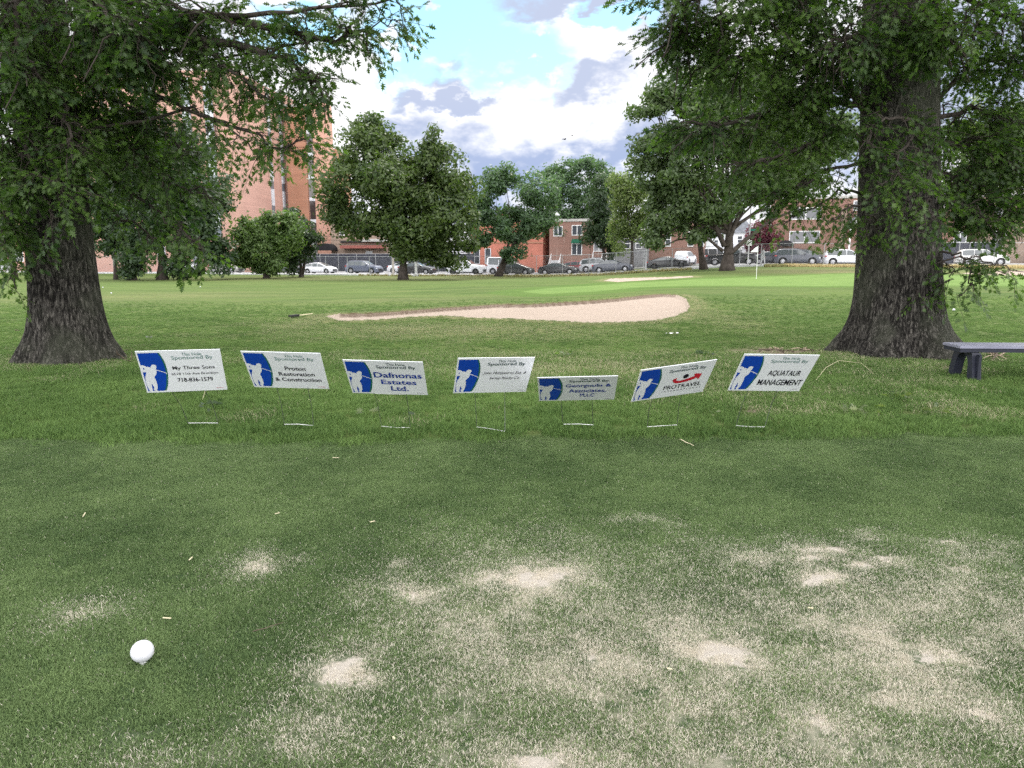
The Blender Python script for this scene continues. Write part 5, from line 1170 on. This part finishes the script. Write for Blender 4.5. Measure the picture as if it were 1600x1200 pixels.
# ------------------------------------------------------------ sponsor signs
SW, SH = .6096, .4572
_tc = {}
def text_mesh(s, bold=0., shear=0., sp=1.0):
    key = (s, bold, shear, sp)
    if key in _tc: return _tc[key]
    cu = bpy.data.curves.new('lettering', 'FONT'); cu.body = s; cu.size = 1; cu.offset = bold; cu.shear = shear; cu.space_character = sp; cu.resolution_u = 3
    ob = bpy.data.objects.new('lettering', cu); me = ob.to_mesh(); V = np.array([tuple(v_.co) for v_ in me.vertices]); Fc = [tuple(p.vertices) for p in me.polygons]
    ob.to_mesh_clear(); bpy.data.objects.remove(ob); bpy.data.curves.remove(cu)
    _tc[key] = (V, Fc); return V, Fc
def lettering(panel, s, u0, u1, v0, v1, mat, bold=.015, shear=0., sp=1.0, curve=None):
    V, Fc = text_mesh(s, bold, shear, sp); mn_, mx_ = V.min(0), V.max(0)
    X_ = (u0 + (u1-u0)*(V[:, 0]-mn_[0])/(mx_[0]-mn_[0]) - .5)*SW; Z_ = (.5 - (v1 + (v0-v1)*(V[:, 1]-mn_[1])/(mx_[1]-mn_[1])))*SH
    vv = [(x, -.0042, z) for x, z in zip(X_, Z_)]
    o = mesh_obj('lettering', vv, Fc, mat, panel)
    return o
def flat(panel, name, uv, mat, y):
    n = len(uv); return mesh_obj(name, [((u-.5)*SW, y, (.5-v)*SH) for u, v in uv], [tuple(range(n))], mat, panel)
BODY=[(0.005,0.341),(0.021,0.324),(0.042,0.319),(0.073,0.344),(0.081,0.367),(0.093,0.358),(0.118,0.373),(0.124,0.382),(0.133,0.376),(0.135,0.35),(0.149,0.32),(0.173,0.311),(0.194,0.323),(0.201,0.354),(0.193,0.395),(0.183,0.436),(0.187,0.468),(0.183,0.509),(0.17,0.551),(0.155,0.581),(0.142,0.618),(0.143,0.634),(0.149,0.661),(0.15,0.731),(0.152,0.774),(0.15,0.828),(0.145,0.877),(0.13,0.926),(0.136,0.965),(0.108,0.968),(0.105,0.957),(0.094,0.923),(0.094,0.901),(0.107,0.864),(0.097,0.825),(0.088,0.77),(0.081,0.824),(0.078,0.9),(0.078,0.961),(0.042,0.958),(0.031,0.897),(0.025,0.82),(0.024,0.755),(0.026,0.679),(0.033,0.616),(0.059,0.512),(0.059,0.491),(0.019,0.483),(0.006,0.482)]
HOLE=[(0.04,0.38),(0.05,0.396),(0.05,0.433),(0.041,0.427),(0.037,0.406)]
CLUB=[(0.184,0.436),(0.217,0.454),(0.292,0.511),(0.304,0.528),(0.297,0.551),(0.288,0.522),(0.215,0.47),(0.182,0.449)]
BLUE=[(0.02,0.043),(0.273,0.043),(0.293,0.142),(0.308,0.239),(0.315,0.341),(0.316,0.445),(0.313,0.55),(0.303,0.655),(0.282,0.804),(0.261,0.901),(0.242,0.960),(0.02,0.960)]
BLUE2=[(0.02,0.043),(0.253,0.043),(0.275,0.146),(0.287,0.247),(0.293,0.34),(0.2945,0.454),(0.290,0.548),(0.281,0.654),(0.259,0.803),(0.239,0.9),(0.219,0.960),(0.02,0.960)]
SWOOSH=[(.547,.417),(.525,.415),(.499,.425),(.489,.476),(.505,.53),(.534,.564),(.575,.577),(.615,.577),(.69,.56),(.762,.53),(.818,.476),(.838,.524),(.854,.524),(.869,.37),(.766,.335),(.764,.37),(.779,.41),(.732,.448),(.668,.481),(.603,.508),(.563,.504),(.538,.474),(.534,.445)]
SIGNS = [
 ([.622,.081,.243],[-2.629,5.609,.569],(294,341,661,661),'teal',[('My Three Sons',.385,.895,.365,.475,'ink_black',.006),('6518 11th Ave Brooklyn',.355,.925,.525,.60,'ink_black',.0),('718-836-1579',.41,.845,.655,.755,'ink_black',.014)],'white golf sponsor sign with a phone number, leftmost of the row'),
 ([.742,.046,.024],[-1.803,5.609,.574],(444,490,663,665),'teal',[('Proton',.49,.755,.375,.485,'ink_black',.014),('Restoration',.39,.855,.535,.64,'ink_black',.014),('& Construction',.32,.925,.69,.795,'ink_black',.014)],'white golf sponsor sign with three bold black lines, no phone number'),
 ([.804,.024,-.018],[-.985,5.5,.533],(596,641,666,668),'dark',[('Dafnonas',.345,.96,.325,.485,'ink_blue',.018),('Estates',.42,.875,.545,.685,'ink_blue',.018),('Ltd.',.53,.76,.735,.885,'ink_blue',.018)],'white golf sponsor sign with large blue letters, third from the left'),
 ([.752,.089,.18],[-.151,5.638,.529],(745,789,667,674),'dark',[('John Hatzipetros Esq. &',.357,.935,.38,.475,'ink_black',.0),('Sartep Realty Co.',.45,.865,.53,.62,'ink_black',.0)],'white golf sponsor sign with two thin lines of black italic text'),
 ([.975,-.057,-.037],[.512,5.501,.446],(880,927,663,664),'dark',[('Georgoulis &',.355,.93,.29,.455,'ink_blue',.014),('Associates,',.395,.88,.50,.67,'ink_blue',.014),('PLLC',.54,.73,.70,.83,'ink_blue',.014)],'white golf sponsor sign with blue letters, tipped furthest forward and lowest'),
 ([.816,-.05,.179],[1.277,5.553,.498],(1011,1058,667,664),'dark',[('PROTRAVEL',.40,.915,.62,.745,'ink_black',.006)],'tilted white golf sponsor sign with red swoosh arrow logo'),
 ([.713,.04,.045],[2.12,5.71,.537],(1150,1195,665,667),'teal',[('AQUATAUR',.44,.885,.415,.585,'ink_black',.014),('MANAGEMENT',.36,.965,.665,.83,'ink_black',.014)],'white golf sponsor sign with two black capital words, rightmost of the row'),
]
for i, (rv, pos, bar, ink, lines, lab) in enumerate(SIGNS):
    rv = Vector(rv); Mr = Matrix.Rotation(rv.length, 3, rv.normalized())
    gl = np.array(G(bar[0], bar[2], .035)); gr = np.array(G(bar[1], bar[3], .035)); base = (gl+gr)/2; base[2] = float(zt(base[0], base[1]))
    root = empty('sponsor_sign', base, 0, lab, 'sign', 'row of golf hole sponsor signs')
    pn = build(MB().box(-SW/2, SW/2, -.002, .002, -SH/2, SH/2), 'panel', M['white_plastic'], root)
    pn.rotation_euler = Mr.to_euler(); pn.location = Vector(pos) - Vector(base)
    flat(pn, 'green_arc', BLUE, M['print_green'], -.0026); flat(pn, 'blue_field', BLUE2, M['print_blue'], -.0031)
    flat(pn, 'golfer_silhouette', BODY, M['print_white'], -.0036); flat(pn, 'golf_club', CLUB, M['print_white'], -.0037); flat(pn, 'arm_gap', HOLE, M['print_blue'], -.0042)
    im = M['ink_teal'] if ink == 'teal' else M['ink_dark_teal']
    lettering(pn, 'This Hole', .53, .765, .055, .125, im, .0); lettering(pn, 'Sponsored By', .40, .895, .125, .235, im, .0 if ink == 'teal' else .01)
    for q in lines: lettering(pn, q[0], q[1], q[2], q[3], q[4], M[q[5]], q[6], .35 if i == 3 else 0., 1.0)
    if i == 5:
        flat(pn, 'swoosh_arrow', SWOOSH, M['ink_red'], -.004)
        flat(pn, 'round_dot', [(.655+.037*math.cos(a), .385+.065*math.sin(a)) for a in np.linspace(0, 6.28, 20)[:-1]], M['ink_black'], -.004)
        lettering(pn, 'INTERNATIONAL', .395, .93, .785, .83, M['ink_black'], 0., 0., 2.2)
    mesh_obj('small_print', [((u-.5)*SW, -.004, (.5-v)*SH) for u, v in ((.86,.935),(.955,.935),(.955,.942),(.86,.942))], [(0,1,2,3)], M['ink_red' if i < 2 else 'ink_black'], pn)
    # stake: two wires bent where they enter the panel, plus cross bars
    MW = lambda lx, lz, ly=.006: np.array(Mr @ Vector((lx, ly, lz))) + np.array(pos) - base
    half = .127; st = MB()
    for g, s in ((gl, -1), (gr, 1)):
        g0 = g - base; b0 = MW(s*half, -SH/2); b1 = MW(s*half, -SH/2 + .16, .0045)
        mid = g0*.45 + b0*.55 + np.array([0, .03, 0]); st.tube([g0 - np.array([0, 0, .06]), g0, mid, b0, b1], .0024, 5)
    sk = build(st, 'stake', M['wire'], root, True)
    build(MB().tube([gl-base, (gl+gr)/2-base+np.array([0, 0, random.uniform(-.008, .008)]), gr-base], .0034, 6), 'cross_bar', M['wire_bright'], sk)
    if i == 2: a, b = MW(-half+.01, -SH/2-.012), MW(half-.02, -SH/2-.012); build(MB().tube([a, b], .0034, 6), 'cross_bar', M['wire_bright'], sk)
    # faint creases pressed into the plastic by the wires
    for s in (-1, 1):
        cr = MB().tube([(s*half, -.0024, -SH/2+.002), (s*half+.002, -.0024, -SH/2+.15)], .0008, 4); build(cr, 'crease', M['white_plastic'], pn)

# ------------------------------------------------------------ litter on the grass
def leaf_clump(px, py, n, spread, label, mat='leaf_near', grp='fallen leaf clusters on the grass'):
    g = G(px, py); root_o = np.array(g); Vs, Ts, rn = [], [], []; base = 0
    LV, LT = leaf_lobed(.11)
    for k in range(n):
        a = random.uniform(0, 6.28); r_ = spread*math.sqrt(random.random()); el = random.uniform(-.1, .5); d = (math.cos(a)*math.cos(el), math.sin(a)*math.cos(el), math.sin(el))
        V = (LV*random.uniform(.6, 1.05)) @ rot_to(d, random.uniform(-1, 1)).T + np.array([r_*math.cos(a+1), r_*math.sin(a+1)*1.2, .025 + random.uniform(0, .05)])
        Vs.append(V); Ts.append(LT+base); base += len(V); rn += [random.random()]*len(LT)
    o = np_mesh('leaf_cluster', np.concatenate(Vs), np.concatenate(Ts), M[mat], None, {'rnd': ('FACE', np.array(rn))}); o.location = g
    tag(o, label, 'leaves', grp)
leaf_clump(322, 641, 12, .12, 'dark withered leaf cluster on the grass above the leftmost stake bar', 'leaf_dark')
leaf_clump(1104, 556, 26, .13, 'fresh green leaf cluster behind the red swoosh sign')
leaf_clump(1347, 646, 16, .14, 'flat leaf cluster on grass nearest right of the rightmost sign', 'leaf_fallen'); leaf_clump(1398, 626, 14, .13, 'curled leaf cluster between the flat cluster and the bench', 'leaf_fallen')
leaf_clump(1466, 650, 9, .11, 'small pale leaf cluster on grass below the bench', 'leaf_fallen'); leaf_clump(1113, 653, 6, .08, 'tiny pale leaf cluster right of the red swoosh sign stake', 'leaf_fallen')
leaf_clump(884, 556, 12, .16, 'loose leaf cluster on lit grass behind the lowest sign'); leaf_clump(573, 650, 5, .06, "few dry leaves left of the large blue lettered sign's stake", 'leaf_fallen')
leaf_clump(640, 655, 4, .06, "few brown leaves at the large blue lettered sign's stake", 'leaf_dark'); leaf_clump(1156, 618, 6, .07, 'pale leaf scrap under the lower edge of the rightmost sign', 'leaf_fallen')
leaf_clump(1480, 555, 30, .16, 'green seedlings at the root hollow beside the bench'); leaf_clump(1205, 470, 5, .14, 'brown leaf scrap on the slope below the putting green', 'leaf_fallen')
leaf_clump(232, 536, 6, .12, 'leaf scrap on the fairway behind the leftmost sign', 'leaf_dark')
def stick(pts_px, r, label, mat='twig', name='twig', lift=.02, cat='twig', br=0):
    g = [np.array(G(*p[:2])) + np.array([0, 0, lift + (p[2] if len(p) > 2 else 0)]) for p in pts_px]; o0 = g[0].copy(); m_ = MB()
    W = wob([q-o0 for q in g], r*.8, 3); m_.tube(W, [r*(1-.5*i/(len(W)-1)) for i in range(len(W))], 5)
    for _ in range(br):
        i = random.randrange(1, len(W)-1); e = W[i] + rng.normal(size=3)*np.array([.14, .14, .05]) + np.array([0, 0, .04]); m_.tube([W[i], (W[i]+e)/2+rng.normal(size=3)*.01, e], [r*.6, r*.5, r*.3], 4)
    o = build(m_, name, M[mat], None, True); o.location = tuple(o0); tag(o, label, cat)
stick([(170,556,.12),(185,563,.06),(200,566),(214,568)], .012, 'dark fallen branch at the right foot of the left oak', br=4)
stick([(150,545,.35),(158,552,.2),(152,562,.05)], .005, 'thin bare twig leaning on the left oak base', 'chips')
stick([(26,535,.2),(33,536,.2)], .010, 'short broken stub at the left side of the left oak')
stick([(1275,596),(1290,580,.03),(1310,571,.05),(1345,574,.04),(1368,590)], .0035, 'long pale arched stem on the grass right of the rightmost sign', 'straw')
stick([(1062,690),(1075,696),(1084,700)], .004, 'short pale stick below the red swoosh sign', 'straw')
stick([(232,682),(245,680),(258,677)], .004, 'dry stick at the mown edge below the leftmost sign', 'twig')
stick([(316,628),(320,622,.03),(322,613,.04)], .003, 'tiny upright straw near the withered leaf cluster', 'straw')
for k, (a, lab) in enumerate((([(1532,548,.03),(1545,553,.04),(1556,559,.03),(1572,563)], 'thickest broken stick in the pile behind the bench'), ([(1548,566,.0),(1560,556,.08),(1567,549,.12)], 'forked stick pointing up from the pile behind the bench'), ([(1536,562),(1550,560,.03),(1566,566)], 'lowest stick in the pile behind the bench'), ([(1550,552,.05),(1562,560,.02),(1578,558,.01)], 'crosswise stick in the pile behind the bench'))):
    stick(a, .016 - .003*k, lab, 'twig' if k % 2 else 'chips', br=3)
stick([(395,991),(425,986,.01),(444,976)], .0022, 'curved dry stem on the tee above the marker ball', 'twig', lift=.012)
bits = [(255,972,268,973,'pale straw lying on the tee right of the curved stem'),(130,812,134,806,'single straw on the tee near the left edge'),(430,808,437,806,'straw at the middle of the dark tee turf'),(578,821,586,819,'yellow straw on the tee left of centre'),(296,881,301,876,'short straw left of the bare patch'),(520,719,530,719,'broad straw just below the mown edge'),(1042,1052,1050,1053,'yellow-green leaf blade on the worn turf'),(1262,956,1270,957,'yellow petal on the right of the tee'),(614,1160,617,1163,'white speck of tee debris at bottom left')]
for a in bits:
    p, q = np.array(G(a[0], a[1])), np.array(G(a[2], a[3])); o = MB().prism([(0, 0), (np.linalg.norm(q-p), 0), (np.linalg.norm(q-p), .003), (0, .003)], -.0022, .0022); ob = build(o, 'straw', M['straw']); ob.location = tuple(p + np.array([0, 0, .018])); ob.rotation_euler = (0, 0, math.atan2(q[1]-p[1], q[0]-p[0])); tag(ob, a[4], 'straw', 'straw bits on the tee')
# mulch chips at the root of the right oak
for k, (px, py, w) in enumerate(((1196,549,.10),(1214,546,.16),(1232,550,.14),(1250,547,.18),(1268,549,.12))):
    g = G(px, py); o = MB()
    for j in range(7): x_, y_ = random.uniform(-.14, .14), random.uniform(-.12, .12); o.tube([(x_, y_, .01), (x_+random.uniform(-.12, .12), y_+random.uniform(-.05, .05), .03)], [.012, .006], 5)
    ob = build(o, 'bark_scraps', M['chips' if k % 2 else 'twig']); ob.location = g; tag(ob, 'heap of bark scraps in the bare soil left of the right-hand oak roots', 'bark', 'bark scraps by the oak roots')
# rake beside the bunker, paper scraps, golf balls far away
g = np.array(G(453, 497.5)); h = np.array(G(488, 494)); d = h-g; rk = empty('bunker_rake', tuple(g), math.atan2(d[1], d[0]), 'bunker rake lying on grass at the left tip of the sand trap', 'rake')
Lr = float(np.linalg.norm(d)); build(MB().tube([(.30, 0, .05), (Lr, 0, .05)], .014, 6), 'handle', M['straw'], rk)
hd = MB().box(0, .34, -.05, .05, .04, .08)
for j in range(8): hd.box(.01+.043*j, .022+.043*j, -.045, -.03, -.03, .04)
build(hd, 'head', M['dark_trim'], rk)
def scrap(px, py, s, label, mat='white_paint', cat='paper scrap'):
    g = G(px, py); m_ = MB(); n = 6; vs_ = [(s*(i/(n-1)-.5), s*.5*(j-.5), .05+.008*math.sin(i*1.7+j*2.2)) for i in range(n) for j in range(2)]
    m_.add(vs_, [(2*i, 2*i+1, 2*i+3, 2*i+2) for i in range(n-1)]); m_.add([(x, y_, z-.004) for x, y_, z in vs_], [(2*i, 2*i+2, 2*i+3, 2*i+1) for i in range(n-1)])
    o = build(m_, 'paper_scrap', M[mat]); o.location = g; tag(o, label, cat)
scrap(1047, 524.5, .16, 'crumpled white paper scrap on the grass right below the sand trap'); scrap(1057, 524, .12, 'smaller torn paper scrap touching the crumpled one')
def gball(px, py, label):
    g = G(px, py); o = build(MB().lathe([(.0215*math.sin(a)+.0003, -.0215*math.cos(a)) for a in np.linspace(0, math.pi, 9)], 14), 'golf_ball', M['ball'], None, True); o.location = (g[0], g[1], g[2]+.035); o.scale = (1.6, 1.6, 1.6); tag(o, label, 'golf ball', 'balls on the fairway')
gball(161, 450, 'white ball on the fairway nearest the left oak trunk'); gball(174, 459, 'white ball on the fairway lowest beside the left oak trunk'); gball(313, 449, 'white ball on the fairway under the hanging leaf tips'); gball(1490, 486, 'white ball on the sunlit slope right of the right oak trunk')
# birds
def bird(px, py, Y, s, label, bank):
    p = P(px, py, Y); root = empty('bird', p, R(30), label, 'bird', 'birds in the sky'); m_ = MB()
    m_.tube([(-.16*s, 0, 0), (-.08*s, 0, 0), (.05*s, 0, .01), (.14*s, 0, .02), (.18*s, 0, .02)], [.008*s, .03*s, .045*s, .03*s, .006*s], 8); build(m_, 'body', M['bird'], root, True)
    for q in (-1, 1):
        mesh_obj('wing', [(.06*s, q*.02*s, .02), (-.08*s, q*.02*s, .02), (-.05*s, q*.20*s, .12*s*bank), (.07*s, q*.20*s, .12*s*bank), (-.08*s, q*.42*s, -.02*s)], [(0, 1, 2, 3), (3, 2, 4)], M['bird'], root)
bird(882, 218, 70, 1.0, 'larger dark bird gliding low in the clouds', 1.0); bird(894, 212, 75, .7, 'smaller dark bird just above and right of the larger one', .6)
# dry tall grass along the fence (stuff)
pts = []
for px0, px1, o0, o1, n in ((1195, 1345, -7.5, -5.2, 900), (1462, 1640, -9, -5.4, 1200), (800, 1080, -6.4, -4.8, 700), (560, 800, -6, -4.9, 300)):
    for _ in range(n):
        q = S_at(random.uniform(px0, px1), random.uniform(o0, o1)); pts.append(q)
pts = np.array(pts); gm_dry = grass_mat('fence_grass_blades', (.13, .16, .06), (.30, .28, .12), (.55, .45, .24)); td = [tuft('fence_tuft', gm_dry, 26, .18, .32, .02, .6) for _ in range(3)]
rt = pts[:, 0] > 28
scatter('fence_grass', pts, rng.uniform(0, 6.28, len(pts)), rng.uniform(.4, 1.1, len(pts)), np.where(rt, .85, .3), rng.uniform(0, 1, len(pts)), td)
print('SCENE BUILT', len(bpy.data.objects))
